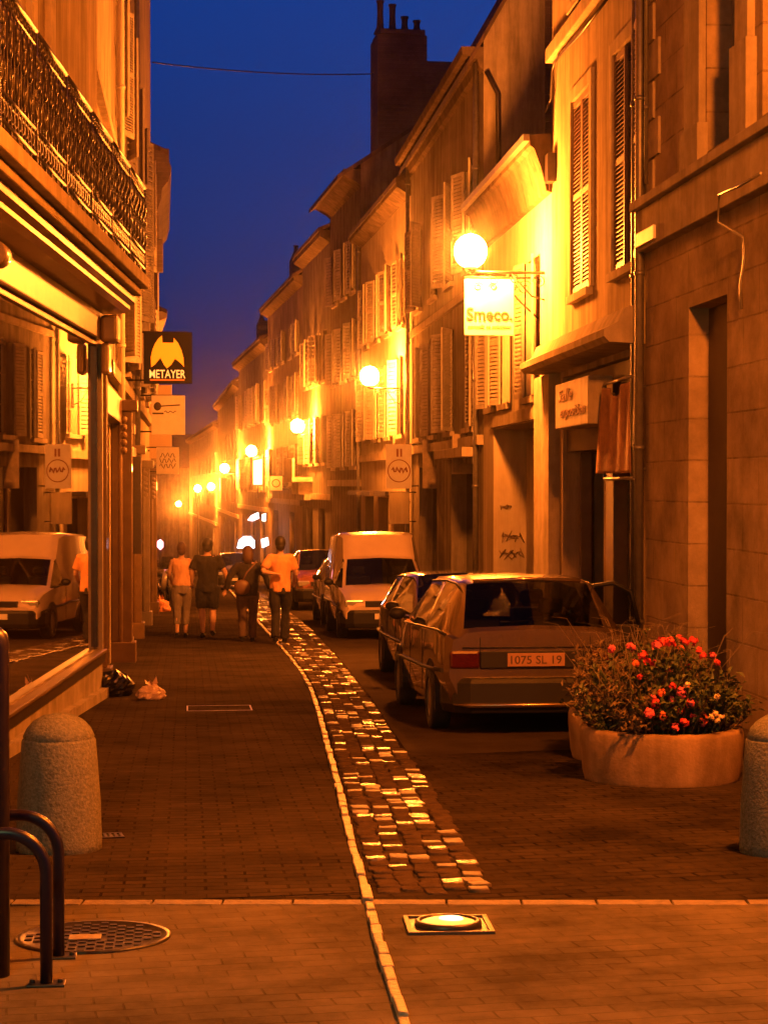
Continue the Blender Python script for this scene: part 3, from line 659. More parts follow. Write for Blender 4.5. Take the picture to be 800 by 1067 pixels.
# string and pilasters above
for a in (F.L - 3.4, F.L - 4.4, F.L - 7.2, F.L - 8.2): A.part('pilaster', stone_trim, (a - .14, a + .14, -.01, .06, 4.1 - z0, 11.8 - z0), bevel=.01)
A.cornice(0, F.L, 7.6 - z0, scaled(1.1), stone_trim, 'string_course')
# balcony
bal = MB(); A.bx(bal, F.L - 13, F.L - .1, .0, .58, 3.80 - z0, 3.93 - z0); A.bx(bal, F.L - 13, F.L - .1, .0, .50, 3.72 - z0, 3.797 - z0)
bal = bal.build('balcony_slab', stone_trim, A.root, bevel=.015)
a = F.L - .14; npan = 9; pw = 1.42; ob = .53
for k in range(npan):
    q = MB(); aR = a - k * pw; aL = aR - pw
    zr0, zr1, zt_ = 4.02 - z0, 4.20 - z0, 4.90 - z0
    def T(p0, p1, r): q.tube([A.P(*p0), A.P(*p1)], r, 6)
    T((aL, ob, zt_), (aR, ob, zt_), .026); T((aL, ob, zt_ - .10), (aR, ob, zt_ - .10), .013)
    T((aL, ob, zr0), (aR, ob, zr0), .016); T((aL, ob, zr1), (aR, ob, zr1), .016)
    T((aR, ob, 3.93 - z0), (aR, ob, zt_), .022)
    n = 11
    for j in range(n):
        c = aL + pw * (j + .5) / n
        T((c, ob, zr0 - .09 if j % 2 else zr0), (c, ob, zt_ - .10), .009)
        # cast scrolls and rings
        for zc, rr in ((zt_ - .05, .035), (zr1 - .09, .05)):
            q.tube([A.P(c + pw / n / 2 + rr * math.cos(t), ob, zc + rr * math.sin(t)) for t in [i * math.pi / 4 for i in range(9)]], .008, 5, cap=False)
        if j % 2 == 0:
            cc = c + pw / n / 2; H = zt_ - .12 - zr1
            for sg in (-1, 1):
                pts = []
                for i in range(13):
                    t = i / 12; pts.append(A.P(cc + sg * .055 * math.sin(t * math.pi * 2.5) * (1 - .3 * t), ob + .015 * math.sin(t * 9), zr1 + H * (.06 + .88 * t)))
                q.tube(pts, [.007 + .011 * abs(math.sin(i * 1.3)) for i in range(13)], 5)
            for zf in (.3, .55, .8): q.sphere(A.P(cc, ob + .01, zr1 + H * zf), (.035, .02, .045), 7, 5)
    q.build('railing_panel', iron, bal)
q = MB(); q.tube([A.P(F.L - .14, 0, 4.90 - z0), A.P(F.L - .14, ob, 4.90 - z0)], .022, 6); q.tube([A.P(F.L - .14, 0, 4.05 - z0), A.P(F.L - .14, ob, 4.05 - z0)], .016, 6)
for j in range(5): q.tube([A.P(F.L - .14, .08 + j * .1, 4.05 - z0), A.P(F.L - .14, .08 + j * .1, 4.9 - z0)], .009, 5)
q.build('railing_end', iron, bal)
for k in range(0):                                           # scrolled stone brackets under the slab
    a = F.L - .5 - k * 2.6
    c = MB(); poly = [(0, 3.71), (.46, 3.71), (.46, 3.60), (.30, 3.56), (.34, 3.44), (.2, 3.36), (.1, 3.2), (0, 3.15)]
    if k: pass

c = MB(); a = F.s_of(2, .2); c.tube([A.P(a - .12, .16, 3.36 - z0), A.P(a + .12, .16, 3.36 - z0)], .10, 16); A.bx(c, a - .1, a + .1, .0, .10, 2.9 - z0, 3.4 - z0); c.build('scroll_console', wood_ochre, A.root, bevel=.01)
# B: left house beyond, facade X ~ -1.05
F = FB = Face((-1.12, 20.95), (-.95, 50), -1); z0 = F.z0
def opL(px0, px1, za, zb_, dep=.22): return op(FB, px0, px1, za, zb_, dep)
ob1 = opL(117, 124, 4.1, 7.0, .22)
obs = [ob1] + [dict(s0=c - .5, s1=c + .5, z0=za - z0, z1=zb_ - z0, dep=.22) for c in (8.5, 12, 16, 20, 24, 27.5) for za, zb_ in ((3.6, 5.9), (7.2, 9.2))]
og = [dict(s0=1.2, s1=5.6, z0=F.g(6) - .3, z1=2.5 - z0, dep=.7), dict(s0=8.2, s1=12.2, z0=F.g(12) - .3, z1=1.9 - z0, dep=.5), dict(s0=15, s1=18, z0=F.g(18) - .3, z1=1.7 - z0, dep=.4), dict(s0=21, s1=25, z0=F.g(25) - .3, z1=1.5 - z0, dep=.4)]
Bb = Bld('sign_hung_house', 'long left house hung with projecting shop signs, beyond the reflecting shop window', F, 16.0, plasters[0], 9, obs + og, roof='flat')
for i, o in enumerate(obs): Bb.window(o, shut='open' if i else None, slats=20 if i < 3 else 8, ang=26 if i == 1 else 12)
for o in og: Bb.part('shop_window', pane_m, (o['s0'] + .01, o['s1'] - .01, -o['dep'] + .01, -o['dep'] + .04, o['z0'] + .1, o['z1'] - .01))
Bb.shutter(Bb.root, FB.s_of(137), 1, 1.0, .03, 4.75 - z0, 7.35 - z0, 20, shutter_m, 24)
# ornate pilasters and drainpipes
def pil(a, m=wood_ochre, top=3.0, w_=.3, o_=.22):
    c = MB(); g0 = F.g(a)
    Bb.bx(c, a - w_ / 2, a + w_ / 2, -.01, o_ - .04, g0 - .05, top - z0); Bb.bx(c, a - w_ / 2 - .003, a - w_ / 2 + .05, .0, o_, g0 + .3, top - z0 - .003); Bb.bx(c, a + w_ / 2 - .05, a + w_ / 2 + .003, .0, o_, g0 + .3, top - z0 - .003); c.tube([Bb.P(a - w_ / 2 - .01, o_ * .45, g0 + .3), Bb.P(a - w_ / 2 - .01, o_ * .45, top - z0)], .035, 8);  Bb.bx(c, a - w_ / 2 - .05, a + w_ / 2 + .05, -.01, o_ + .05, g0 - .04, g0 + .3)
    Bb.bx(c, a - w_ / 2 - .06, a + w_ / 2 + .06, -.01, o_ + .08, top - z0 + .002, top - z0 + .16)
    n0 = len(c.v)
    for k in range(5): c.sphere(Bb.P(a - w_ / 2 - .01, o_ * .6, top - z0 - .12 - .11 * k), (.05, .06, .055), 8, 6)
    c.build('pilaster', m, Bb.root, bevel=.012)
pil(.45, top=2.9); pil(6.2, top=2.7, o_=.30); pil(7.4, wood_paint, 2.4); pil(13.2, top=2.2); pil(19, wood_paint, 2.0); pil(26, top=1.9)
Bb.part('shop_fascia', wood_ochre, (.3, 6.4, .0, .16, 2.52 - z0, 2.88 - z0), bevel=.01)
Bb.part('shop_fascia', wood_paint, (7.3, 13.3, .0, .14, 1.95 - z0, 2.3 - z0), bevel=.01)
Bb.part('string_course', stone_trim, (0, F.L, -.01, .12, 3.12 - z0, 3.3 - z0), bevel=.01)
Bb.part('string_course', stone_trim, (0, F.L, -.01, .10, 6.4 - z0, 6.55 - z0))
Bb.pipe(6.9, .12, F.g(6.9), 15.9 - z0, .055, label='pale drainpipe in front of the shop pilasters', m=mat('cream_pipe_paint', (.5, .44, .33), .45))
Bb.pipe(14.4, .12, F.g(14), 15.9 - z0, .05)
Bb.part('menu_board', iron, (9.0, 9.06, .0, .34, .55 - z0, 2.1 - z0))

# C, D: further left houses
LP = [(-.98, 50), (-1.15, 62), (-1.9, 80), (-3.2, 102), (-4.6, 135), (-8.5, 190)]
LC = [('bracketed_cornice_house', 'dark left house whose heavy bracketed cornice stands out against the sky', 10.6, 3), ('dim_left_house', 'dim left house behind the small hanging signs', 7.5, 1),
      ('far_left_house', 'far left house next to the parked scooter end of the street', 5.2, 3), ('faraway_left_house', 'faraway left house near the sixth lamp', 4.6, 0), ('last_left_house', 'last left house where the street bends away', 3.8, 1)]
for i, (nm, lb, zt, pm) in enumerate(LC):
    F = Face(LP[i], LP[i + 1], -1); z0 = F.z0
    ws = grid(F, 4 + i, .4, 1.0, [(gz(F.P0.y) + 4, gz(F.P0.y) + 5.7)] + ([(6, 7.8)] if i == 0 else [])) ; ss_ = grid(F, 3, .5, 2.2, [(gz(F.P1.y) - .2, gz(F.P0.y) + 2.9)], .3)
    B = Bld(nm, lb, F, zt, plasters[pm], 9, ws + ss_, rh=2, eave=.5)
    for o in ws: B.window(o, shut='open' if i == 0 else None, slats=6)
    for o in ss_: B.part('shop_window', pane_m, (o['s0'] + .01, o['s1'] - .01, -.29, -.26, o['z0'] + .1, o['z1'] - .01))
    if i == 0:
        B.cornice(0, F.L, 9.6 - z0, [(0, -.75), (.2, -.7), (.30, -.4), (.33, -.1), (.50, .1), (.58, .45), (.52, .62), (.52, .95), (0, 1.0)], dark_stone)
        B.part('cornice_bracket', dark_stone, (.3, .8, 0, .36, 7.35 - z0, 8.2 - z0), (.3, .7, 0, .25, 8.2 - z0, 8.9 - z0), bevel=.03)
    else: B.cornice(0, F.L, zt - .35 - z0, [(0, -.2), (.5, .0), (.52, .2), (0, .2)], stone_trim)
# closing house across the end
F = Face((12, 214), (-24, 212), -1)
B = Bld('closing_house', 'dark house closing the view at the very end of the street', F, 3.6, plasters[3], 12, grid(F, 9, 1, 1.2, [(-5, -3), (-1.5, .3)]), rh=3.5, eave=.6)

# ------------------------------------------------------------------ street lamps
globe_m = mat('lamp_globe', (.9, .8, .6), .3, emit=SODIUM, estr=440.0)
def lamp(P, wallx, label, grp='globe street lamps on wall brackets', estr=None, gm=None, outdir=None, post=False, r=.235):
    """P: globe centre; bracket runs in +X/-X to the wall plane wallx"""
    zb_ = P.z - .42
    root = empty('street_lamp', (wallx if not post else P.x, P.y, zb_ if not post else gz(P.y))); tag(root, label, 'street lamp', grp)
    o = Vector(root.location); g_ = P - o
    b = MB(); b.lathe([(0, -.30), (.07, -.30), (.09, -.26), (.10, -.20), (r * .40, -.22), (r * .40, -.20)], tuple(g_), 16); b.build('socket', iron, root)
    b = MB(); b.sphere(tuple(g_), (r, r, r * 1.04), 24, 16); gl_ = b.build('globe', gm or globe_m, root)
    b = MB(); b.lathe([(.05, r), (.035, r + .03), (.012, r + .06), (0, r + .12)], tuple(g_), 8); b.build('finial', iron, gl_)
    b = MB(); sx = g_.x; sg = 1 if sx > 0 else -1
    if post:
        b.lathe([(.14, -.1), (.14, .5), (.09, .6), (.07, 1.2), (.05, 3), (.045, g_.z - .3)], (0, 0, 0), 14); b.build('post', iron, root)
    else:
        z_ = g_.z - .30
        b.tube([(0, 0, z_), (sx, 0, z_)], .022, 8); b.box((-.02 if sg > 0 else -.03, -.06, z_ - .5), (.03 if sg > 0 else .02, .06, z_ + .12))
        b.tube([(0, 0, z_ - .42), (sx * .25, 0, z_ - .34), (sx * .5, 0, z_ - .02)], .014, 6)
        for c0, rr, q in ((.16, .10, 1), (.46, .07, -1), (.72, .085, 1)):
            pts = [];
            for i in range(22):
                t = i / 21 * math.pi * 3; k = rr * (1 - .75 * i / 21); pts.append((sx * c0 + sg * q * k * math.cos(t), 0, z_ - .03 - rr + k * math.sin(t)))
            b.tube(pts, .008, 5)
        b.build('bracket', iron, root)
    return root
LY = [(490, 262, 26.8, 5.27), (385, 392, 46.5, 5.36), (310, 444, 66.0, 4.55), (262, 470, 83.3, 3.65), (234, 488, 101.3, 2.85), (220, 507, 131.0, 2.3), (206, 509, 137.0, None), (186, 525, 184.5, None)]
LL = ['largest globe lamp, directly above the white hanging sign', 'second largest globe lamp, over the parked van', 'third globe lamp down the street, left of the bright balcony',
      'fourth globe lamp, beside a tall lit banner', 'fifth globe lamp, glowing on a pale wall', 'right one of the two close-set small globe lamps', 'left one of the two close-set small globe lamps', 'smallest and farthest globe lamp, above the woman in the orange top']
LAMPS = []
for (px, py, Y, wx), lb in zip(LY, LL):
    P = at(px, py, Y)
    LAMPS.append(lamp(P, wx if wx else P.x, lb, post=wx is None))
# lamps behind the photographer (they light the foreground)
globe_near = mat('lamp_globe_near', (.9, .8, .6), .3, emit=(1.0, .19, .010), estr=390.0)
globe_pale = mat('lamp_globe_pale', (.9, .9, .8), .3, emit=(.70, 1.0, .40), estr=16.0)
lamp(Vector((3.7, 8.6, 5.6)), 4.94, 'globe lamp on the stone building just right of the photographer', gm=globe_near, grp='lamps beside the photographer')
lamp(Vector((-1.75, 2.4, 3.3)), 0, 'pale greenish globe lamp on a post left of the photographer', post=True, gm=globe_pale, grp='lamps beside the photographer')

# ------------------------------------------------------------------ signs
def hang_sign(name, label, px0, px1, py0, py1, Y, wallx, m, th=.08, bracket=True, side=-1):
    a = at(px0, py0, Y); c = at(px1, py1, Y); w_ = c.x - a.x; h_ = a.z - c.z
    r = empty(name, (wallx, Y, c.z)); tag(r, label, 'sign'); x0 = a.x - wallx
    b = MB(); b.box((x0, -th / 2, 0), (x0 + w_, th / 2, h_)); b.build('panel', m, r, bevel=.008)
    if bracket:
        b = MB()
        for z in (h_ + .0, .06 if not bracket == 'top' else h_ + .001):
            b.tube([(0, 0, z), (x0 + w_ * (.9 if side < 0 else .1), 0, z)], .018, 6)
        b.build('bracket', iron, r)
    return r, x0, w_, h_, th
def front_geo(b, vs, fs, x, z, y, mi=0): b.add([(x + v.x, y - v.z, z + v.y) for v in vs], fs, mi=mi)

r, x0, w_, h_, th = hang_sign('shop_sign', 'black square sign with an orange flame emblem reading METAYER', 150, 200.5, 346, 400, 33, -1.02, sign_dark, .14)
glow_o = mat('lit_orange_plastic', (.8, .35, .02), .5, emit=(1, .26, .008), estr=.085)
glow_w = mat('lit_letter_plastic', (.9, .7, .4), .5, emit=(1, .50, .14), estr=.11)
E = [(410, 265), (412, 305), (478, 305), (480, 278), (505, 305), (525, 345), (537, 385), (541, 438), (522, 418), (487, 392), (465, 425), (438, 447), (420, 425), (400, 388), (368, 425), (345, 440), (343, 385), (352, 345), (368, 310), (388, 282)]
ec = [((x - 445) / 290 * w_ + x0 + w_ / 2, (530 - y) / 285 * h_) for x, y in E]
b = MB(); b.prism(ec, -th / 2 - .012, -th / 2 - .001, axis=1)
b.prism([((x - 445) / 290 * w_ + x0 + w_ / 2, (530 - y) / 285 * h_) for x, y in ((412, 262), (478, 262), (478, 300), (412, 300))], -th / 2 - .004, -th / 2 - .001, axis=1) if False else None
b.build('emblem', glow_o, r)
b = MB(); vs, fs = fit_text('METAYER', w_ * .74, h_ * .16, bold=.008); front_geo(b, vs, fs, x0 + w_ / 2 - .01, h_ * .185, -th / 2 - .008); b.build('lettering', glow_w, r)
b = MB(); b.box((x0 + w_ * .13, -th / 2 - .004, h_ * .055), (x0 + w_ * .84, -th / 2 - .001, h_ * .085)); b.build('underline', mat('dim_orange_paint', (.5, .2, .05), .5), r)

r, x0, w_, h_, th = hang_sign('shop_sign', 'pale square sign with a small dark figure emblem, below the METAYER sign', 158, 193, 412, 453, 37.5, -1.0, white_sign, .10)
ink = mat('sign_ink', (.05, .03, .025), .6)
b = MB(); b.sphere((x0 + .12, -.06, h_ * .72), (.075, .012, .085), 10, 8); b.box((x0 + .02, -.06, h_ * .52), (x0 + .24, -.052, h_ * .56)); b.tube([(x0 + .12, -.06, h_ * .72), (x0 + w_ * .85, -.06, h_ * .76)], .012, 5)
b.tube([(x0 + .25 + .03 * i, -.058, h_ * (.58 + .03 * math.sin(i * 1.9))) for i in range(9)], .008, 5); b.build('emblem', ink, r)
r, x0, w_, h_, th = hang_sign('shop_sign', 'lowest small pale sign with a scrawled black drawing', 163, 186.5, 466, 494, 44, -.98, white_sign, .08)
b = MB()
for t in range(3): b.tube([(x0 + w_ * (.15 + .7 * i / 12), -.046, h_ * (.3 + .2 * t + .10 * math.sin(i * 1.7 + t * 2))) for i in range(13)], .009, 5)
b.build('drawing', ink, r)
r, x0, w_, h_, th = hang_sign('vertical_sign', 'tall narrow plain sign standing out behind the two small left signs', 156, 179, 401, 478, 47, -.97, mat('beige_sign_paint', (.5, .4, .28), .6), .12, bracket=False)
b = MB(); 
for z in (.2, h_ - .2): b.tube([(0, 0, z), (x0, 0, z)], .025, 6)
b.build('bracket', iron, r)

# white hanging sign under lamp 1 bracket
r, x0, w_, h_, th = hang_sign('hanging_sign', 'white square hanging sign reading Smeco. under the largest globe lamp', 483.5, 535, 291, 350, 27.25, 5.15, white_sign, .05, bracket=False)
b = MB(); zt_ = h_ - .02
b.tube([(0, .0, zt_ + .05), (x0, .0, zt_ + .05)], .018, 8)
for xx in (x0 + .06, x0 + w_ - .06): b.tube([(xx, 0, zt_ + .05), (xx, 0, zt_ - .02)], .01, 5)
b.tube([(0, 0, zt_ - .55), (-.25, 0, zt_ - .32), (-.58, 0, zt_ + .03)], .016, 6)
for c0, rr, q in ((-.2, .12, 1), (-.52, .08, -1), (-.36, .05, 1)):
    b.tube([(c0 + q * rr * (1 - .75 * i / 21) * math.cos(i / 21 * 9), 0, zt_ - .1 + rr * (1 - .75 * i / 21) * math.sin(i / 21 * 9)) for i in range(22)], .009, 5)
for c0, rr, q in ((x0 + .2, .07, 1), (x0 + .42, .06, -1)):
    b.tube([(c0 + q * rr * (1 - .75 * i / 21) * math.cos(i / 21 * 9), -.035, zt_ - .09 + rr * (1 - .75 * i / 21) * math.sin(i / 21 * 9)) for i in range(22)], .007, 5)
b.build('bracket', iron, r)
b = MB(); vs, fs = fit_text('Smeco.', w_ * .92, h_ * .23, bold=.025); front_geo(b, vs, fs, x0 + w_ / 2, h_ * .38, -th / 2 - .008); b.build('lettering', ink, r)
b = MB(); vs, fs = fit_text('conseils et solutions', w_ * .86, h_ * .07, italic=.3); front_geo(b, vs, fs, x0 + w_ / 2, h_ * .16, -th / 2 - .006); b.build('small_lettering', mat('pale_brown_ink', (.35, .22, .08), .6), r)

# round emblem sign at Y~43
r, x0, w_, h_, th = hang_sign('shop_sign', 'square sign with a round emblem and dark scrawl, right of the parked van roof', 402, 428.5, 463, 509, 43, 5.33, white_sign, .12)
b = MB(); b.tube([(x0 + w_ / 2 + w_ * .43 * math.cos(t), -.066, h_ * .40 + w_ * .43 * math.sin(t)) for t in [i * math.pi / 14 for i in range(29)]], .012, 5, cap=False)
b.box((x0 + w_ * .40, -.07, h_ * .72), (x0 + w_ * .48, -.061, h_ * .9)); b.box((x0 + w_ * .55, -.07, h_ * .72), (x0 + w_ * .62, -.061, h_ * .9))
b.tube([(x0 + w_ * (.22 + .6 * i / 12), -.066, h_ * (.42 + .07 * math.sin(i * 1.9))) for i in range(13)], .02, 5); b.build('emblem', mat('red_brown_ink', (.25, .06, .03), .6), r)
r, x0, w_, h_, th = hang_sign('shop_sign', 'plain pale panel below the round emblem sign', 405, 426, 513, 546, 43.6, 5.34, plasters[2], .10)
r, x0, w_, h_, th = hang_sign('shop_sign', 'small square sign with a faint ring, near the third lamp', 281, 294, 496, 511, 72, 4.2, white_sign, .12)
b = MB(); b.tube([(x0 + w_ / 2 + w_ * .3 * math.cos(t), -.066, h_ * .5 + w_ * .3 * math.sin(t)) for t in [i * math.pi / 8 for i in range(17)]], .02, 5, cap=False); b.build('emblem', brown, r)
# panels over the R4 shops
r, x0, w_, h_, th = hang_sign('shop_sign', 'tall weathered panel hanging over the nearer small shop door', 471, 492, 452, 494, 35.6, 5.28, mat('weathered_panel', (.42, .33, .22), .6, var=.4, vscale=6, stain=.4), .06)
r, x0, w_, h_, th = hang_sign('shop_sign', 'tall weathered panel over the farther small shop door', 440, 456, 458, 509, 40.4, 5.32, MATS['weathered_panel'], .06)
# lit signs
def lit(name, label, pts, Y, colr, st, th=.15):
    c = at(sum(p[0] for p in pts) / len(pts), max(p[1] for p in pts), Y)
    r = empty(name, tuple(c)); tag(r, label, 'lit sign')
    q = [at(px, py, Y) - c for px, py in pts]
    cx = sum(v.x for v in q) / len(q); cz = sum(v.z for v in q) / len(q)
    b = MB(); b.prism([(v.x, v.z) for v in q], -th / 2, th / 2, axis=1); b.build('panel', mat('lit_' + name, (.8, .8, .8), .5, emit=colr, estr=st), r)
    b = MB(); b.prism([(cx + (v.x - cx) * 1.12, cz + (v.z - cz) * 1.12) for v in q], th / 2 + .002, th / 2 + .08, axis=1); b.box((cx - .04, th / 2, -.6), (cx + .04, th / 2 + .08, cz)); b.build('housing', iron, r)
    return r
lit('arched_light_sign', 'white arched light sign behind the head of the woman with the shoulder bag', [(247, 571), (249, 563), (254, 559), (261, 559), (265, 563), (265, 571)], 78, (.75, .8, 1), 1.2)
lit('slanted_light_sign', 'slanted white light sign above the arched one', [(258, 542), (262, 537), (269, 534), (270, 540), (263, 543)], 80, (.85, .85, 1), .8)
lit('narrow_light_sign', 'narrow white light sign right of the slanted one', [(273, 543), (273, 536), (277, 535), (277, 543)], 80.5, (1, .9, .75), .6)
lit('small_light_sign', 'small bluish white light sign left of the man in the orange shirt', [(273, 571), (272, 562), (279, 560), (280, 568)], 76, (.9, .9, 1), .6)
lit('tall_banner_sign', 'tall glowing banner under the fourth globe lamp', [(264, 505), (264, 480), (273, 478), (273, 505)], 82.5, (1, .5, .12), 1.4)
lit('violet_light_sign', 'tiny violet white light behind the dark parked car', [(447, 579), (446, 567), (449, 564), (453, 567), (453, 579)], 43.5, (.75, .6, 1), 1)
lit('pink_light_sign', 'small round pink light above the parked scooter', [(163 + 0, 569), (164, 564), (167, 562), (170, 565), (170, 570), (167, 573)], 58, (1, .25, .35), 1.2)

# ------------------------------------------------------------------ overhead cable
def sagging(p0, p1, sag, n=24):
    return [p0 + (p1 - p0) * (i / n) - Vector((0, 0, sag * 4 * (i / n) * (1 - i / n))) for i in range(n + 1)]
b = MB(); c0 = at(159, 66, 48); c1 = at(389, 78, 55.0); b.tube(sagging(c0, c1, .12), .018, 5)
tag(b.build('overhead_cable', iron), 'thin black cable slung across the sky to the chimney tower', 'cable')

# ------------------------------------------------------------------ cars
glass_car = bpy.data.materials.new('car_glass'); glass_car.use_nodes = True
n = glass_car.node_tree.nodes; l = glass_car.node_tree.links; n.clear()
mo = n.new('ShaderNodeOutputMaterial'); mx = n.new('ShaderNodeMixShader'); tr = n.new('ShaderNodeBsdfTransparent'); gl_ = n.new('ShaderNodeBsdfGlossy'); lw = n.new('ShaderNodeLayerWeight'); pw_ = n.new('ShaderNodeMath'); fr = n.new('ShaderNodeMath')
tr.inputs[0].default_value = (.32, .34, .34, 1); gl_.inputs['Roughness'].default_value = .02; pw_.operation = 'POWER'; pw_.inputs[1].default_value = 3.5; fr.operation = 'MULTIPLY_ADD'; fr.inputs[1].default_value = .85; fr.inputs[2].default_value = .10; l.new(lw.outputs['Facing'], pw_.inputs[0]); l.new(pw_.outputs[0], fr.inputs[0])
l.new(fr.outputs[0], mx.inputs[0]); l.new(tr.outputs[0], mx.inputs[1]); l.new(gl_.outputs[0], mx.inputs[2]); l.new(mx.outputs[0], mo.inputs[0])
seat_m = mat('car_seat_fabric', (.05, .05, .055), .9)
def paint(name, c, metal=.0): return mat(name, c, .27, metal=metal, coat=1.0, var=.08, vscale=3)
rim_m = mat('wheel_rim', (.35, .35, .36), .35, metal=.8)
headl = mat('headlight_glass', (.55, .55, .55), .12, metal=.6, coat=1)
taill = mat('tail_light_red', (.05, .004, .004), .2, coat=1)
plate_m = mat('plate_reflective', (.30, .16, .08), .5)
ST = {'hatch': dict(L=4.12, wheels=(.72, 3.25), wr=.29, st=[
        # y, zb, zbelt, ztop, wb, wm, wbelt, wtop, sideglass, topglass (flags for the strip to the next station)
        (0.00, .30, .86, .93, .70, .78, .74, .66, 0, 0), (.06, .26, .90, .965, .76, .825, .80, .68, 0, 1), (.40, .22, .93, 1.36, .80, .85, .83, .60, 0, 0),
        (.62, .20, .93, 1.40, .80, .85, .83, .60, 1, 0), (1.28, .18, .92, 1.42, .80, .85, .83, .60, 0, 0), (1.36, .18, .92, 1.42, .80, .85, .83, .60, 1, 0),
        (2.30, .18, .91, 1.40, .80, .85, .83, .59, 1, 1), (3.02, .18, .90, .94, .80, .85, .81, .70, 0, 0), (3.55, .20, .82, .88, .78, .83, .76, .62, 0, 0), (3.95, .24, .70, .76, .72, .78, .70, .58, 0, 0), (4.12, .30, .55, .60, .62, .68, .60, .50, 0, 0)]),
      'van': dict(L=4.0, wheels=(.70, 3.25), wr=.29, st=[
        (0.00, .35, 1.0, 1.84, .74, .79, .79, .66, 0, 0), (.10, .28, 1.0, 1.90, .77, .81, .81, .68, 0, 0), (1.75, .24, 1.0, 1.92, .77, .81, .81, .66, 0, 0), (1.98, .24, 1.0, 1.86, .77, .81, .81, .60, 0, 0),
        (2.30, .22, .95, 1.46, .77, .81, .80, .62, 1, 0), (2.42, .22, .94, 1.42, .77, .81, .80, .62, 1, 1), (3.05, .22, .90, .95, .77, .81, .79, .70, 0, 0), (3.6, .24, .80, .87, .76, .80, .75, .62, 0, 0), (3.92, .28, .68, .72, .74, .77, .72, .6, 0, 0), (4.0, .32, .55, .60, .70, .73, .68, .58, 0, 0)])}
def car(name, label, kind, P, facing, pm, cat='car', group='cars parked along the right side', front=False, scale=(1, 1, 1), plate=None, door=None):
    D = ST[kind]; st = D['st']; sl = math.atan(SLOPE); rz = 0 if facing > 0 else math.pi
    root = empty(name, (P[0], P[1], gz(P[1]) + .004), rz, -sl * facing); root.scale = scale; tag(root, label, cat, group)
    # P is the rear-centre point for facing +1 and the rear-centre for facing -1 too
    def ring(q):
        y, zb, zbelt, zt, wb, wm, wbelt, wt, sg, tg = q; zm = zb + (zbelt - zb) * .55
        h = [(0, zb), (wb * .9, zb), (wb, zb + .05), (wm, zm - .08), (wm, zm + .04), (wbelt + .005, zbelt - .03), (wbelt, zbelt), (wt + (.02), zt - .055), (wt - .04, zt - .012), (wt - .16, zt), (0, zt + .018)]
        return h
    n_h = 11; rings = [[(x, q[0], z) for x, z in ring(q)] for q in st]
    body, sgl, sgr, wsn, rw = MB(), MB(), MB(), MB(), MB()
    for i in range(len(st) - 1):
        sgf, tgf = st[i][8], st[i][9]
        for j in range(n_h - 1):
            for s_ in (1, -1):
                q = [rings[i][j], rings[i][j + 1], rings[i + 1][j + 1], rings[i + 1][j]]; q = [(s_ * x, y, z) for x, y, z in q]
                if s_ < 0: q = q[::-1]
                tgt = body; sm = True
                if j == 6 and sgf: tgt = sgr if s_ > 0 else sgl; sm = False
                if tgf and j >= 8: tgt = rw if i < 3 and kind == 'hatch' else wsn; sm = False
                tgt.add(q, [(0, 1, 2, 3)], sm)
    for i, rev in ((0, False), (len(st) - 1, True)):
        R_ = rings[i]; poly = [(x, y, z) for x, y, z in R_] + [(-x, y, z) for x, y, z in R_[::-1][1:-1]]
        body.add(poly, [tuple(range(len(poly)))])
    bo = body.build('body', [pm], root)
    me = bo.data
    import bmesh
    bmm = bmesh.new(); bmm.from_mesh(me); bmesh.ops.remove_doubles(bmm, verts=bmm.verts, dist=1e-5); bmesh.ops.recalc_face_normals(bmm, faces=bmm.faces)
    for e in bmm.edges: e.smooth = (len(e.link_faces) == 2 and e.calc_face_angle(0) < R(32))
    bmm.to_mesh(me); bmm.free()
    sgl.build('side_window', glass_car, root); sgr.build('side_window', glass_car, root)
    if wsn.v: wsn.build('windscreen', glass_car, root)
    if rw.v: rw.build('rear_window', glass_car, root)
    L = D['L']
    # black window seals and belt trim
    b = MB()
    for s_ in (1, -1):
        b.tube([(s_ * (q[6] + .004), q[0], q[2]) for q in st if (st[1][0] if kind == 'hatch' else 2.2) <= q[0] <= 3.1], .012, 5)
        top = [q for q in st if (.3 if kind == 'hatch' else 2.2) <= q[0] <= 2.5]
        b.tube([(s_ * (q[7] + .022), q[0], q[3] - .05) for q in top], .011, 5)
        b.tube([(s_ * (q[4] + .05 if 0 else q[5] + .006), q[0], q[1] + (q[2] - q[1]) * .5) for q in st[1:-1]], .022, 5)
    for y0_ in ((1.32, 2.30) if kind == 'hatch' else (2.2,)): 
        for s_ in (1, -1):
            q0 = [q for q in st if q[0] <= y0_][-1]; b.box((s_ * q0[5] - .003 * s_ if s_ > 0 else -q0[5] - .004, y0_ - .004, .32), (s_ * q0[5] + .004 if s_ > 0 else -q0[5] + .003, y0_ + .004, .9))
    b.build('trim', blackpl, root)
    # bumpers
    for nm, y_, sgn in (('rear_bumper', st[0][0], -1), ('front_bumper', L, 1)):
        b = MB(); q = st[0] if sgn < 0 else st[-2]; wv = .80
        path = [(-wv - .02, y_ - sgn * .62), (-wv - .02, y_ - sgn * .2), (-wv + .06, y_ - sgn * .02), (-wv + .2, y_ + sgn * .07), (0, y_ + sgn * .10), (wv - .2, y_ + sgn * .07), (wv - .06, y_ - sgn * .02), (wv + .02, y_ - sgn * .2), (wv + .02, y_ - sgn * .62)]
        if sgn > 0 and kind == 'hatch': path = [(x, y) for x, y in path]
        vs = []; fs = []
        for k, (x, y) in enumerate(path):
            ix = x * .90; iy = y - sgn * .10
            vs += [(x * .97, y - sgn * .02, .20), (x, y, .28), (x, y, .47), (x * .97, y - sgn * .02, .52), (ix, iy, .52), (ix, iy, .20)]
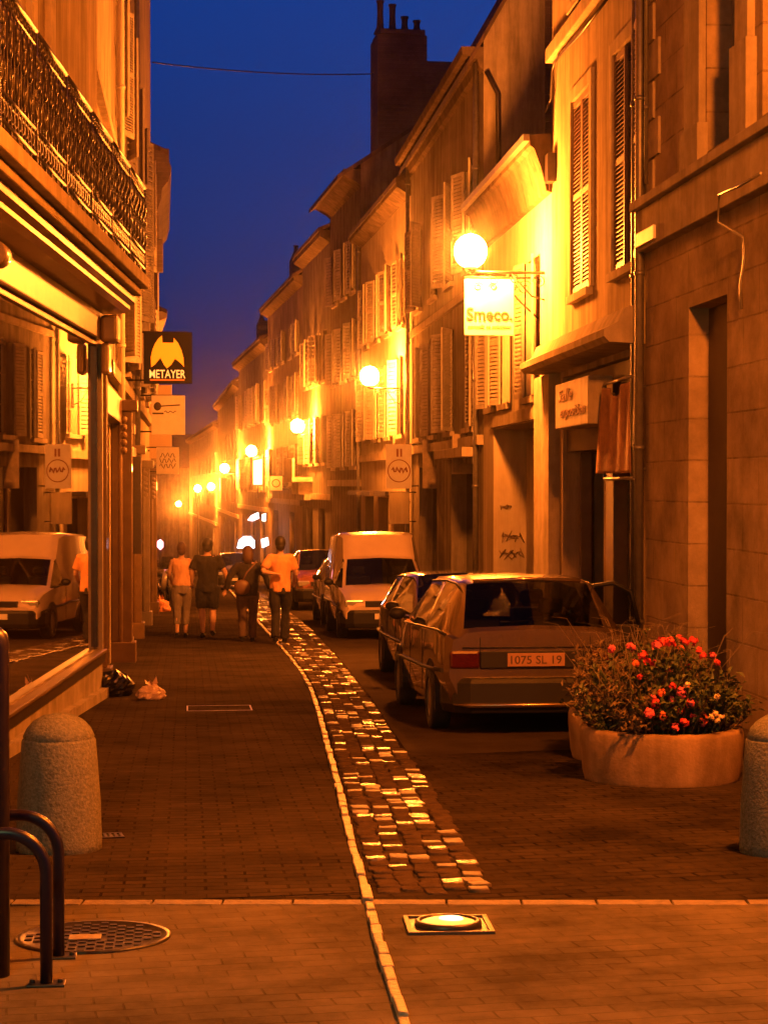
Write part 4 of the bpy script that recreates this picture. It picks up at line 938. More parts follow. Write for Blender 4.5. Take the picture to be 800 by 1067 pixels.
        for k in range(len(path) - 1):
            for j in range(6): fs.append((k * 6 + j, k * 6 + (j + 1) % 6, (k + 1) * 6 + (j + 1) % 6, (k + 1) * 6 + j))
        fs += [tuple(range(6)), tuple(range(len(vs) - 6, len(vs)))]
        b.add(vs, fs); bp = b.build(nm, blackpl, root, bevel=.015)
        if sgn < 0 and kind == 'hatch':
            c = MB(); c.tube([(x * (1.004), y - sgn * -.012, .275) for x, y in path[2:-2]], [.008] + [.024] * (len(path) - 6) + [.008] if len(path) > 6 else .02, 8); c.build('bumper_strip', pm, bp)
    # rear panel
    if kind == 'hatch':
        b = MB(); b.box((-.50, -.022, .60), (.50, .03, .755)); b.build('number_plate_panel', blackpl, root, bevel=.008)
        for s_ in (1, -1):
            b = MB(); x0, x1 = sorted((s_ * .505, s_ * .775)); b.box((x0, -.02, .60), (x1, .16, .755)); b.build('tail_light', taill, root, bevel=.02)
        b = MB(); b.tube([(-.66, -.008, .785), (.66, -.008, .785)], .006, 5); b.tube([(-.50, -.006, .60), (-.50, -.006, .88)], .004, 5); b.tube([(.50, -.006, .60), (.50, -.006, .88)], .004, 5); b.build('tailgate_seam', blackpl, root)
        b = MB(); b.tube([(-.3, .10, 1.0), (.05, .13, 1.03)], .009, 5); b.tube([(.0, .08, .985), (.0, .12, 1.02)], .012, 5); b.build('rear_wiper', blackpl, root)
        b = MB(); b.tube([(-.50, .42, 1.375), (0, .40, 1.395), (.50, .42, 1.375)], .02, 6); b.build('roof_edge', pm, root)
    if plate:
        b = MB(); b.box((-.26, -.034, .615), (.26, -.024, .735)); pl = b.build('number_plate', plate_m, root, bevel=.004)
        b = MB(); vs, fs = fit_text(plate, .46, .075, bold=.01); b.add([(v.x, -.036 - v.z * .4, .675 + v.y) for v in vs], fs); b.build('plate_lettering', ink, pl)
    # front: lights, grille
    q = st[-2]
    for s_ in (1, -1):
        b = MB(); yy = L - .10; x0, x1 = sorted((s_ * .42, s_ * .74)); b.box((x0, yy - .14, .56), (x1, yy + .065, .70)); b.build('headlight', headl, root, bevel=.03)
    b = MB(); b.box((-.40, L - .12, .57), (.40, L + .012, .68))
    b.build('grille', blackpl, root, bevel=.01)
    b = MB(); b.box((-.25, L + .10, .36), (.25, L + .112, .46)); b.build('front_plate', mat('front_plate', (.6, .58, .5), .5), root)
    # mirrors
    for s_ in (1, -1):
        b = MB(); b.sphere((s_ * .93, 2.72 if kind == 'hatch' else 2.75, 1.0), (.09, .055, .065), 10, 7); b.tube([(s_ * .80, 2.74, .95), (s_ * .9, 2.73, .98)], .018, 6); b.build('wing_mirror', blackpl, root)
    # wheels and arches
    for wy in D['wheels']:
        for s_ in (1, -1):
            xo = s_ * (.79 if kind == 'van' else .83)
            def disc(bb, r0, r1, xa, z): 
                nn = 24; vs = []
                for k in range(nn):
                    t = 2 * math.pi * k / nn; vs += [(xa, wy + r0 * math.cos(t), z + r0 * math.sin(t)), (xa, wy + r1 * math.cos(t), z + r1 * math.sin(t))]
                bb.add(vs, [(2 * k, 2 * k + 1, (2 * k + 3) % (2 * nn), (2 * k + 2) % (2 * nn)) for k in range(nn)])
            b = MB(); nn = 24; wr = D['wr']; prof = [(.02, -.10), (wr * .6, -.10), (wr * .97, -.085), (wr, -.05), (wr, .05), (wr * .97, .085), (wr * .66, .095), (wr * .64, .075)]
            vs = []
            for r_, xx in prof:
                for k in range(nn):
                    t = 2 * math.pi * k / nn; vs.append((xo + s_ * (xx - .05), wy + r_ * math.cos(t), wr + r_ * math.sin(t)))
            b.add(vs, [(i * nn + k, i * nn + (k + 1) % nn, (i + 1) * nn + (k + 1) % nn, (i + 1) * nn + k) for i in range(len(prof) - 1) for k in range(nn)], True)
            wh = b.build('wheel', rubber, root)
            b = MB(); vs = []
            prof = [(wr * .65, .03), (wr * .55, .015), (wr * .2, .03), (.0001, .035)]
            for r_, xx in prof:
                for k in range(nn):
                    t = 2 * math.pi * k / nn; rr = r_; vs.append((xo + s_ * xx, wy + rr * math.cos(t), wr + rr * math.sin(t)))
            b.add(vs, [(i * nn + k, i * nn + (k + 1) % nn, (i + 1) * nn + (k + 1) % nn, (i + 1) * nn + k) for i in range(len(prof) - 1) for k in range(nn)], True)
            b.build('rim', rim_m, wh)
            b = MB(); nn = 20; vs = []; xa = s_ * (.852 if kind == 'hatch' else .815)
            for k in range(nn + 1):
                t = math.pi * (-.08 + 1.16 * k / nn); vs += [(xa + s_ * .004, wy + (wr + .0) * math.cos(t) * 1.0, wr + (wr) * math.sin(t)), (xa + s_ * .006, wy + (wr + .075) * math.cos(t), wr + (wr + .075) * math.sin(t)), (xa - s_ * .12, wy + (wr + .08) * math.cos(t), wr + (wr + .08) * math.sin(t))]
            b.add(vs, [(3 * k, 3 * k + 1, 3 * k + 4, 3 * k + 3) for k in range(nn)] + [(3 * k + 1, 3 * k + 2, 3 * k + 5, 3 * k + 4) for k in range(nn)]); b.build('wheel_arch', blackpl, root)
    # seats and dashboard behind the glass
    for (sy_, hh) in (((1.05, 1.12), (2.0, 1.18)) if kind == 'hatch' else ((2.25, 1.2),)):
        for s_ in (1, -1):
            b = MB(); b.box((s_ * .36 - .22, sy_, .45), (s_ * .36 + .22, sy_ + .12, hh - .1)); b.box((s_ * .36 - .12, sy_ + .02, hh - .07), (s_ * .36 + .12, sy_ + .10, hh + .08)); b.build('seat', seat_m, root, bevel=.04)
    b = MB(); b.box((-.62, .2 if kind == 'hatch' else .3, .86), (.62, .75, .88)); b.box((-.66, 2.75, .80), (.66, 3.0, .90)); b.build('parcel_shelf', seat_m, root)
    if door:                                                 # open passenger door on the right side
        b = MB(); b.box((0, -.03, .28), (.72, .03, .88)); dd_ = b.build('open_door', blackpl, root, bevel=.02); dd_.location = (.84, 2.45, 0); dd_.rotation_euler = (0, 0, R(-8))
        b = MB(); b.tube([(.02, 0, .88), (.08, 0, 1.26), (.44, 0, 1.31), (.62, 0, 1.22), (.70, 0, .88)], .024, 6); b.build('door_frame', blackpl, dd_)
        b = MB(); b.quad((.04, 0, .88), (.69, 0, .88), (.61, 0, 1.21), (.44, 0, 1.29), (.10, 0, 1.25)); b.build('door_window', glass_car, dd_)
    return root
silver = paint('champagne_metallic', (.27, .205, .125), .85)
darkred = paint('dark_metallic', (.05, .028, .022), .2)
vanp = paint('pale_van_paint', (.50, .40, .33))
dark2 = paint('dark_blue_metallic', (.06, .05, .05), .4)
redp = paint('mid_red_paint', (.16, .06, .04), .1)
car('parked_car', 'silver hatchback nearest the camera, rear towards us, number plate 1075 SL 19', 'hatch', (3.02, 16.06), 1, silver, scale=(.975, 1, .97), plate='1075 SL 19', door=True)
car('parked_car', 'dark hatchback facing us between the silver hatchback and the pale van', 'hatch', (3.36, 25.1), -1, darkred, scale=(.97, 1, .93))
car('parked_van', 'pale high-roofed small van facing us behind the dark hatchback', 'van', (3.56, 37.0), -1, vanp, 'van', 'cars parked along the right side', scale=(1.05, 1, 1.0))
car('parked_car', 'dark small car almost hidden behind the pale van', 'hatch', (3.65, 42.4), -1, dark2, scale=(.98, .95, 1.0))
car('parked_car', 'farthest parked car, left of the van, rear corner lit', 'hatch', (3.55, 52.2), -1, redp, scale=(.97, 1, 1.1))
car('distant_car', 'distant dark car behind the walking group', 'hatch', (1.9, 76), -1, dark2, scale=(.97, 1, 1.0))

# ------------------------------------------------------------------ people
def remesh(b, name, m, parent, vox=.014, smooth=4, fold=False, seed=1):
    o = b.build(name, m, parent)
    md = o.modifiers.new('r', 'REMESH'); md.mode = 'VOXEL'; md.voxel_size = vox; md.use_smooth_shade = True
    s_ = o.modifiers.new('s', 'SMOOTH'); s_.iterations = smooth; s_.factor = .5
    dg = bpy.context.evaluated_depsgraph_get(); me = bpy.data.meshes.new_from_object(o.evaluated_get(dg)); o.modifiers.clear(); o.data = me
    if fold:
        from mathutils import noise
        for v in me.vertices:
            p_ = v.co; q_ = Vector((p_.x * 9, p_.y * 9, p_.z * 5)); v.co = p_ + v.normal * (.020 * noise.noise(q_ + Vector((seed * 7, 0, 0))) + .008 * noise.noise(q_ * 2.7))
    for p in me.polygons: p.use_smooth = True
    return o
def mirror(p): return (-p[0], p[1], p[2])
def person(label, P, H, ph, top, bottom, hair, sleeves='short', legs='long', build=1.0, bag=False, arms=None, longhair=False, topname='t_shirt', botname='trousers'):
    """walks away (+y). ph: stride phase, + = right foot forward"""
    k = H / 1.78; root = empty('person', (P[0], P[1], gz(P[1]) + .006)); root.scale = (k * build, k, k); tag(root, label, 'person', 'people walking away down the pavement')
    b = MB(); st = .17 * ph
    hipz, kz = .92, .50
    hips = [(.095, 0, hipz), (-.095, 0, hipz)]
    knees = [(.09, st * .75 + .05, kz + .01), (-.09, -st * .35 + .03, kz)]
    ank = [(.075, st, .09), (-.085, -st * 1.15, .09 + abs(ph) * .05)]
    if ph < 0: knees = [(.09, st * .35 + .03, kz), (-.09, -st * .75 + .05, kz + .01)]; ank = [(.085, st * 1.15, .13), (-.075, -st, .09)]
    a = arms or [((.27, -.03, 1.17), (.28, .08, .93)), ((-.27, -.02, 1.17), (-.29, .06, .93))]
    # trunk
    b.tube([(0, 0, .86), (0, 0, .96), (0, -.005, 1.08), (0, .0, 1.22), (0, .0, 1.36), (0, 0, 1.44), (0, .0, 1.49)], [(.13, .10), (.165, .115), (.145, .10), (.155, .105), (.18, .11), (.15, .085), (.06, .055)], 14)
    b.tube([(0, .0, 1.45), (0, .01, 1.53), (0, .015, 1.58)], .055, 10)
    b.sphere((0, .015, 1.66), (.079, .098, .112), 16, 12); b.sphere((0, .07, 1.60), (.05, .045, .045), 10, 8)      # skull and jaw
    b.sphere((0, .115, 1.645), (.013, .02, .02), 6, 5)                                                             # nose
    for s_ in (1, -1): b.sphere((s_ * .078, .01, 1.655), (.012, .022, .033), 8, 6)
    for i, s_ in ((0, 1), (1, -1)):
        sh = (s_ * .175, 0, 1.425); el, wr = a[i]
        b.tube([(s_ * .08, 0, 1.43), sh, ((sh[0] + el[0]) / 2, (sh[1] + el[1]) / 2, (sh[2] + el[2]) / 2), el], [.06, .058, .05, .042], 10)
        b.tube([el, tuple((Vector(el) * .6 + Vector(wr) * .4)), wr], [.042, .04, .028], 10)
        d = (Vector(wr) - Vector(el)).normalized(); pc = Vector(wr) + d * .05
        b.tube([wr, tuple(pc), tuple(pc + d * .04)], [(.026, .02), (.04, .02), (.038, .018)], 8)
        for f_ in range(4):
            off = Vector((0, (f_ - 1.5) * .019, 0)); q0 = pc + d * .03 + off; ln = (.05, .06, .056, .042)[f_]
            b.tube([q0, q0 + d * ln * .6, q0 + d * ln + Vector((-s_ * .015, .0, 0))], [.0095, .009, .007], 6)
        q0 = Vector(wr) + d * .03 + Vector((0, .03, 0)); b.tube([q0, q0 + d * .03 + Vector((0, .02, 0)), q0 + d * .055 + Vector((-s_ * .01, .022, 0))], [.011, .010, .008], 6)
        hp, kn, an = hips[i], knees[i], ank[i]
        b.tube([(hp[0], hp[1], hp[2] + .02), tuple((Vector(hp) + Vector(kn)) / 2), kn], [.085, .078, .056], 12)
        b.tube([kn, tuple(Vector(kn) * .65 + Vector(an) * .35 + Vector((0, -.012, 0))), tuple(Vector(kn) * .2 + Vector(an) * .8), an], [.056, .056, .04, .036], 12)
        fz = an[2] - .09
        b.tube([(an[0], an[1] - .06, fz + .035), (an[0] * 1.03, an[1] + .02, fz + .04), (an[0] * 1.1, an[1] + .13, fz + .025), (an[0] * 1.12, an[1] + .19, fz + .02)], [(.032, .033), (.038, .038), (.044, .024), (.03, .018)], 10)
    remesh(b, 'body', skin_m, root, .011, 3)
    # shirt
    c = MB(); hem = .86 if topname != 'top' else .97
    c.tube([(0, 0, hem), (0, 0, .98), (0, -.005, 1.08), (0, .0, 1.22), (0, .0, 1.37), (0, 0, 1.445), (0, .0, 1.475)], [(.178, .13), (.178, .13), (.166, .12), (.175, .125), (.197, .13), (.165, .10), (.075, .068)], 16)
    for i, s_ in ((0, 1), (1, -1)):
        sh = (s_ * .175, 0, 1.425); el, wr = a[i]; el_ = Vector(el); sv = Vector(sh)
        if sleeves == 'short': c.tube([(s_ * .07, 0, 1.42), sh, tuple(sv * .45 + el_ * .55), tuple(sv * .25 + el_ * .75)], [.075, .078, .072, .074], 10)
        elif sleeves == 'long': c.tube([(s_ * .07, 0, 1.42), sh, tuple((sv + el_) / 2), el, tuple(el_ * .1 + Vector(wr) * .9)], [.075, .075, .066, .058, .045], 10)
        else: c.tube([(s_ * .07, 0, 1.42), (s_ * .165, 0, 1.43)], [.068, .066], 10)
    remesh(c, topname, top, root, .013, 4, True, P[0])
    # trousers
    t = MB(); t.tube([(0, 0, .83), (0, 0, .92), (0, 0, .99)], [(.16, .125), (.178, .13), (.165, .122)], 16)
    for i in (0, 1):
        hp, kn, an = Vector(hips[i]), Vector(knees[i]), Vector(ank[i])
        if legs == 'long': t.tube([hp, (hp + kn) / 2, kn, kn * .45 + an * .55, an + Vector((0, 0, -.02))], [.102, .098, .075, .074, .075], 12)
        elif legs == 'crop': t.tube([hp, (hp + kn) / 2, kn, kn * .35 + an * .65], [.105, .10, .08, .07], 12)
        else: t.tube([hp, (hp + kn) / 2, kn + Vector((0, 0, .03))], [.11, .108, .102], 12)
    remesh(t, botname, bottom, root, .013, 3, True, P[0] + 3)
    # shoes
    for i in (0, 1):
        an = ank[i]; fz = an[2] - .09; s = MB()
        s.tube([(an[0], an[1] - .075, fz + .035), (an[0], an[1] - .02, fz + .045), (an[0] * 1.08, an[1] + .11, fz + .038), (an[0] * 1.12, an[1] + .205, fz + .025)], [(.036, .035), (.042, .045), (.05, .036), (.034, .022)], 10); s.build('shoe', blackpl, root)
    # hair
    h = MB(); h.sphere((0, -.012, 1.685), (.092, .108, .115), 16, 12)
    if longhair: h.tube([(0, -.06, 1.72), (0, -.085, 1.64), (0, -.09, 1.55), (0, -.09, 1.46)], [(.07, .05), (.085, .05), (.085, .04), (.06, .025)], 12)
    else: h.sphere((0, -.045, 1.625), (.078, .07, .085), 12, 8)
    ho = h.build('hair', hair, root)
    if bag:
        g = MB(); g.sphere((-.10, -.17, 1.02), (.14, .07, .15), 14, 10); g.build('tmp', blackpl, root) if False else None
        bo_ = remesh(g, 'shoulder_bag', mat('brown_bag_leather', (.11, .06, .035), .5), root, .015, 2)
        s = MB(); s.tube([(-.10, -.19, 1.12), (-.02, -.15, 1.3), (.1, -.11, 1.44), (.14, 0, 1.50), (.10, .11, 1.42), (-.1, .14, 1.2), (-.2, .05, 1.08)], .014, 6); s.build('strap', MATS['brown_bag_leather'], bo_)
    return root
hair_m = mat('dark_hair', (.012, .009, .007), .6); hair_b = mat('brown_hair', (.06, .03, .015), .6)
def cloth(nm, c): return mat(nm, c, .9, var=.18, vscale=6, bump=.3, bscale=14)
g1, g2, g3, g4 = gp(189, 665), gp(216, 665), gp(258, 669), gp(292, 671)
person('woman in a sleeveless orange top and grey cropped trousers, leftmost of the walking group', g1, 1.73, 0.25, cloth('apricot_cotton', (.60, .36, .22)), cloth('grey_cotton', (.16, .14, .13)), hair_b, 'none', 'crop', .97, topname='top',
       arms=[((.24, .04, 1.20), (.20, .20, 1.05)), ((-.24, .04, 1.20), (-.20, .20, 1.05))])
person('man in a black t-shirt and dark shorts, second from the left', g2, 1.80, -0.3, cloth('black_cotton', (.014, .013, .014)), cloth('navy_cotton', (.016, .016, .02)), hair_m, 'short', 'short', 1.08, botname='shorts',
       arms=[((.29, .0, 1.18), (.33, .12, .96)), ((-.27, .02, 1.18), (-.26, .16, .98))])
person('woman in a dark jacket with a brown shoulder bag, third from the left', g3, 1.66, .35, cloth('black_wool', (.018, .015, .015)), cloth('brown_denim', (.09, .06, .05)), hair_b, 'long', 'long', 1.12, bag=True, longhair=True, topname='jacket',
       arms=[((.30, -.04, 1.19), (.38, -.02, .95)), ((-.30, -.02, 1.19), (-.37, .04, .95))])
person('man in an orange t-shirt, arm bent behind his back, rightmost walker', g4, 1.82, .8, cloth('orange_cotton', (.62, .30, .13)), cloth('dark_denim', (.015, .014, .018)), hair_m, 'short', 'long', 1.0,
       arms=[((.26, .05, 1.17), (.24, .22, 1.0)), ((-.30, -.10, 1.20), (-.10, -.17, 1.17))])

# ------------------------------------------------------------------ planters with flowers
leafs = [mat('leaf_green', (.055, .075, .028), .6), mat('dry_leaf', (.13, .09, .045), .7), mat('stem_dry', (.16, .12, .07), .8)]
fl_m = {'red': mat('red_petals', (.60, .035, .045), .6), 'pink': mat('pink_petals', (.70, .10, .17), .6), 'orange': mat('orange_petals', (.72, .13, .04), .6), 'yellow': mat('pale_yellow_petals', (.85, .62, .30), .6)}
def planter(P, r, h, label, plabel, flowers, dry=.3, seed=3, hgt=.62, leanx=.32):
    rd = random.Random(seed); z = gz(P[1]) + .004
    root = empty('flower_planter', (P[0], P[1], z)); tag(root, label, 'planter', 'round concrete planters')
    b = MB(); b.lathe([(0, -.03), (r * .93, -.03), (r * .95, .02), (r * .97, .06), (r, h * .7), (r, h - .03), (r - .01, h), (r - .07, h + .002), (r - .085, h - .02), (r - .09, h - .09)], (0, 0, 0), 64); b.build('bowl', concrete, root)
    b = MB(); b.lathe([(0, h - .05), (r * .5, h - .055), (r - .08, h - .08)], (0, 0, 0), 32); b.build('soil', mat('soil', (.03, .02, .015), .95, bump=.6, bscale=40), root)
    pr = empty('flowering_plants', (P[0], P[1], z + h - .06)); tag(pr, plabel, 'plants', 'plants in the planters')
    f = MB(); stems = MB()
    def leaf(c, ln, wd, mi):
        th = rd.random() * 6.28; el = (rd.random() - .25) * 1.6
        d = Vector((math.cos(th) * math.cos(el), math.sin(th) * math.cos(el), math.sin(el))); s_ = d.cross(Vector((rd.random() - .5, rd.random() - .5, 1))).normalized(); n_ = s_.cross(d) * ln * .18
        f.add([c, c + d * ln * .5 + s_ * wd + n_, c + d * ln, c + d * ln * .5 - s_ * wd + n_], [(0, 1, 2, 3)], mi=mi)
    for k in range(420):
        th = rd.random() * 6.28; rr = r * math.sqrt(rd.random()) * .95; x, y = rr * math.cos(th), rr * math.sin(th)
        lean = 1.0 + leanx * rd.random(); top = hgt * (.45 + .6 * rd.random()) * (1.08 - .45 * (rr / r) ** 2) * (.86 + .2 * math.sin(th * 2 + seed))
        p1 = Vector((x * lean, y * lean, top)); p0 = Vector((x * .8, y * .8, 0)); md_ = (p0 + p1) / 2 + Vector((rd.random() - .5, rd.random() - .5, 0)) * .06
        isdry = rd.random() < dry + (.55 if x < -r * .25 else -.1)
        stems.tube([p0, md_, p1], [.0045, .0035, .002], 4, cap=False)
        for j in range(18):
            t = .25 + .8 * rd.random(); c = (p0.lerp(md_, min(1, t * 2)) if t < .5 else md_.lerp(p1, min(1.05, (t - .5) * 2))) + Vector((rd.random() - .5, rd.random() - .5, rd.random() - .5)) * .05
            leaf(c, .035 + .05 * rd.random(), .009 + .014 * rd.random() * (0.5 if isdry else 1), 1 if isdry else 0)
    for k in range(70):                                       # wispy grass blades
        th = rd.random() * 6.28; rr = r * rd.random(); x, y = rr * math.cos(th), rr * math.sin(th); a2 = rd.random() * 6.28; rch = .1 + .22 * rd.random(); tp = hgt * (.8 + .55 * rd.random())
        stems.tube([(x * .7, y * .7, 0), (x * .85, y * .85, tp * .6), (x + rch * .5 * math.cos(a2), y + rch * .5 * math.sin(a2), tp * .95), (x + rch * math.cos(a2), y + rch * math.sin(a2), tp * (.92 + .1 * rd.random()))], [.003, .003, .002, .001], 3, cap=False)
    f.build('foliage', leafs[:2], pr); stems.build('stems', leafs[2], pr)
    for (x, y, zz, cn, s_) in flowers:
        b = MB()
        for j in range(16):
            d = Vector((rd.gauss(0, 1), rd.gauss(0, 1), rd.gauss(0, .7) + .2)).normalized(); c = Vector((x, y, zz)) + d * s_ * .8 * rd.random() ** .5
            s2 = d.cross(Vector((rd.random(), rd.random(), .3))).normalized(); t2 = d.cross(s2); q = s_ * (.36 + .2 * rd.random())
            b.add([c + s2 * q * math.cos(a_) + t2 * q * math.sin(a_) * .9 + d * q * (.35 if kk % 2 else 0) for kk, a_ in enumerate([i * math.pi / 3 for i in range(6)])], [(0, 1, 2, 3, 4, 5)])
        b.build('blossom', fl_m[cn], pr)
    return root
rf = random.Random(11)
pc = Vector((3.34, 12.97)); R1_, H1_ = .575, .37
def fpos(px, py, dep):                                       # flower seen at pixel, dep m in front of planter centre
    p = at(px, py, pc.y - dep); zb_ = gz(pc.y) + .004 + H1_ - .06; return (p.x - pc.x, -dep, p.z - zb_)
FL = []
for (px, py) in [(638, 676), (655, 676), (668, 686), (683, 672), (690, 668), (702, 672), (712, 676), (714, 668), (728, 676), (684, 694), (672, 690), (694, 700), (716, 697), (748, 688), (742, 686), (662, 692), (733, 684), (705, 664), (668, 704), (725, 668)]:
    x, y, z = fpos(px + rf.uniform(-3, 3), py + rf.uniform(-3, 3), rf.uniform(.05, .3)); FL.append((x, y, z, rf.choice(['red', 'orange', 'red', 'pink']), rf.uniform(.028, .048)))
for (px, py) in [(682, 730), (690, 722), (700, 728), (712, 722), (718, 735), (696, 740), (690, 748), (704, 756), (722, 744), (730, 752), (728, 736), (686, 736), (708, 740), (716, 718), (700, 716), (736, 748), (712, 752), (676, 742)]:
    x, y, z = fpos(px + rf.uniform(-3, 3), py + rf.uniform(-3, 3), rf.uniform(.42, .56)); FL.append((x, y, z, rf.choice(['orange', 'pink', 'red', 'pink', 'orange']), rf.uniform(.028, .048)))
for (px, py) in [(746, 744), (752, 747), (741, 748), (748, 751), (716, 714), (747, 727)]:
    x, y, z = fpos(px, py, .56); FL.append((x, y, z, 'yellow', .026))
planter(pc, R1_, H1_, 'front round concrete planter with red and pink flowers, near the right bollard', 'bushy plants with red, pink and yellow blossoms in the front planter', FL, seed=4, dry=.12, hgt=.60)
planter((3.50, 14.28), .55, .37, 'rear round concrete planter half hidden behind the front one, beside the silver car', 'dry brownish bushy plants in the rear planter', [], seed=9, dry=.6, hgt=.60, leanx=.12)

# ------------------------------------------------------------------ bollards, rack, post
def bollard(P, label):
    root = MB(); H = .74; prof = [(0, -.04), (.228, -.04), (.232, .05), (.226, .25), (.212, .45), (.200, .595), (.196, .603), (.190, .607), (.190, .613), (.193, .62), (.175, .66), (.14, .70), (.09, .73), (.04, .742), (0, .745)]
    root.lathe(prof, (0, 0, 0), 48); o = root.build('stone_bollard', granite, None, loc=(P.x, P.y, gz(P.y) + .004)); tag(o, label, 'bollard', 'stone bollards'); return o
q = gp(58, 893); bollard(Vector((q.x, q.y + .2, 0)), 'squat speckled stone bollard on the left, behind the bike hoops')
q = gp(814, 896); bollard(Vector((q.x + .08, q.y + .2, 0)), 'stone bollard cut by the right edge of the photo, in front of the planter')
paint_v = mat('violet_black_paint', (.016, .010, .028), .34, spec=.5, coat=0)
def hoop(q, label, leglen=.58, span=.78):
    r = empty('bike_hoop', tuple(q)); tag(r, label, 'bike rack', 'bike hoops'); rr = .155; b = MB(); R_ = .0235
    pts = [(0, 0, 0), (0, 0, leglen - rr)] + [(-rr + rr * math.cos(t), 0, leglen - rr + rr * math.sin(t)) for t in [i * math.pi / 20 for i in range(1, 11)]]
    pts += [(-span + rr - rr * math.sin(t), 0, leglen - rr + rr * math.cos(t)) for t in [i * math.pi / 20 for i in range(0, 11)]] + [(-span, 0, 0)]
    b.tube(pts, R_, 16); b.build('hoop_tube', paint_v, r)
    for x in (0, -span):
        b = MB(); b.box((x - .07, -.045, .004), (x + .07, .045, .014))
        for sx in (-.052, .052): b.lathe([(0, .026), (.010, .026), (.011, .014)], (x + sx, 0, 0), 8)
        b.build('base_plate', iron, r, bevel=.002)
    return r
hoop(gp(47, 1030), 'front dark bike hoop at the lower left, nearest the camera')
hoop(gp(60, 1001), 'rear dark bike hoop just behind the nearest one')
q = gp(-8, 1020); b = MB(); b.lathe([(0, 0), (.062, 0), (.062, 1.28), (.055, 1.32), (.03, 1.345), (0, 1.35)], (0, 0, 0), 24)
o = b.build('metal_post', paint_v, None, loc=tuple(q)); tag(o, 'dark violet metal post cut by the left edge of the photo', 'post')

# ------------------------------------------------------------------ ground fittings
cast = mat('cast_iron_cover', (.018, .016, .015), .42, metal=.0, var=.4, vscale=14, bump=.2)
q = gp(96, 980); b = MB(); b.lathe([(.325, .004), (.325, .014), (.30, .014), (.295, .009), (0, .009)], (0, 0, 0), 48)
for i in range(-7, 8):
    for j in range(-7, 8):
        x, y = i * .038, j * .038
        if x * x + y * y < .27 ** 2 and (i + j) % 2 == 0 and not (abs(x + .03) < .07 and abs(y + .02) < .05): b.box((x - .015, y - .015, .009), (x + .015, y + .015, .013))
sh = math.atan(-SLOPE)
root = empty('manhole_cover', tuple(q), 0, sh); tag(root, 'round patterned cast-iron manhole cover behind the bike hoops', 'manhole cover'); b.build('lid', cast, root)
b = MB(); b.box((-.10, -.075, .009), (.035, .02, .016)); b.build('inset_panel', mat('inset_concrete', (.35, .3, .22), .5, var=.5, vscale=20), root, bevel=.003)
q = gp(112, 873.5); root = empty('drain_grate', tuple(q), R(8), sh); tag(root, 'small square drain grate beside the left bollard', 'drain grate'); b = MB(); s_ = .085
b.box((-s_, -s_, .004), (s_, -s_ + .02, .012)); b.box((-s_, s_ - .02, .004), (s_, s_, .012))
for i in range(6): x = -s_ + .01 + i * (2 * s_ - .02) / 5; b.box((x - .008, -s_ + .02, .003), (x + .008, s_ - .02, .011))
b.build('bars', cast, root); b = MB(); b.box((-s_, -s_, -.01), (s_, s_, .0065)); b.build('pit', void_m, root)
for (px, py, w__, lb) in ((228, 739, 54, 'faint square service cover edge in the left pavement'),):
    q = gp(px, py); s_ = .33; b = MB(); 
    for bx in (((-s_, -.30, .004), (s_, -.285, .009)), ((-s_, .285, .004), (s_, .30, .009)), ((-s_, -.285, .004), (-s_ + .015, .285, .009)), ((s_ - .015, -.285, .004), (s_, .285, .009))): b.box(*bx)
    root = empty('service_cover', tuple(q), 0, sh); tag(root, lb, 'cover'); b.build('frame', mat('worn_steel', (.3, .26, .2), .35, metal=.7), root); b = MB(); b.box((-s_ + .015, -.285, -.01), (s_ - .015, .285, .0065)); b.build('lid', pave_l, root)
# in-ground uplight
q = gp(467, 968); root = empty('ground_light', tuple(q), -YAW * .5, sh); tag(root, 'lit round ground light in a square metal frame beside the cobbled gutter', 'ground light')
s_ = .185; b = MB()
for bx in (((-s_, -s_, 0), (s_, -s_ + .022, .018)), ((-s_, s_ - .022, 0), (s_, s_, .018)), ((-s_, -s_ + .022, 0), (-s_ + .022, s_ - .022, .018)), ((s_ - .022, -s_ + .022, 0), (s_, s_ - .022, .018))): b.box(*bx)
b.build('frame', mat('dull_steel', (.12, .10, .08), .5, metal=.5), root, bevel=.002)
b = MB(); b.box((-s_ + .022, -s_ + .022, -.01), (s_ - .022, s_ - .022, .010)); b.build('plate', cast, root)
b = MB(); b.lathe([(.145, .010), (.145, .028), (.135, .034), (.122, .034), (.118, .024)], (0, 0, 0), 40); b.build('ring', iron, root)
b = MB(); b.lathe([(0, .040), (.05, .038), (.09, .033), (.118, .024)], (0, 0, 0), 32); b.build('lens', mat('ground_lens', (.9, .7, .4), .3, emit=(1, .42, .08), estr=.17), root)
b = MB(); b.lathe([(0, .0455), (.03, .0445), (.05, .042), (.055, .036)], (.012, 0, 0), 24); b.build('bulb_core', mat('ground_bulb', (1, .9, .7), .3, emit=(1, .6, .2), estr=.7), root)

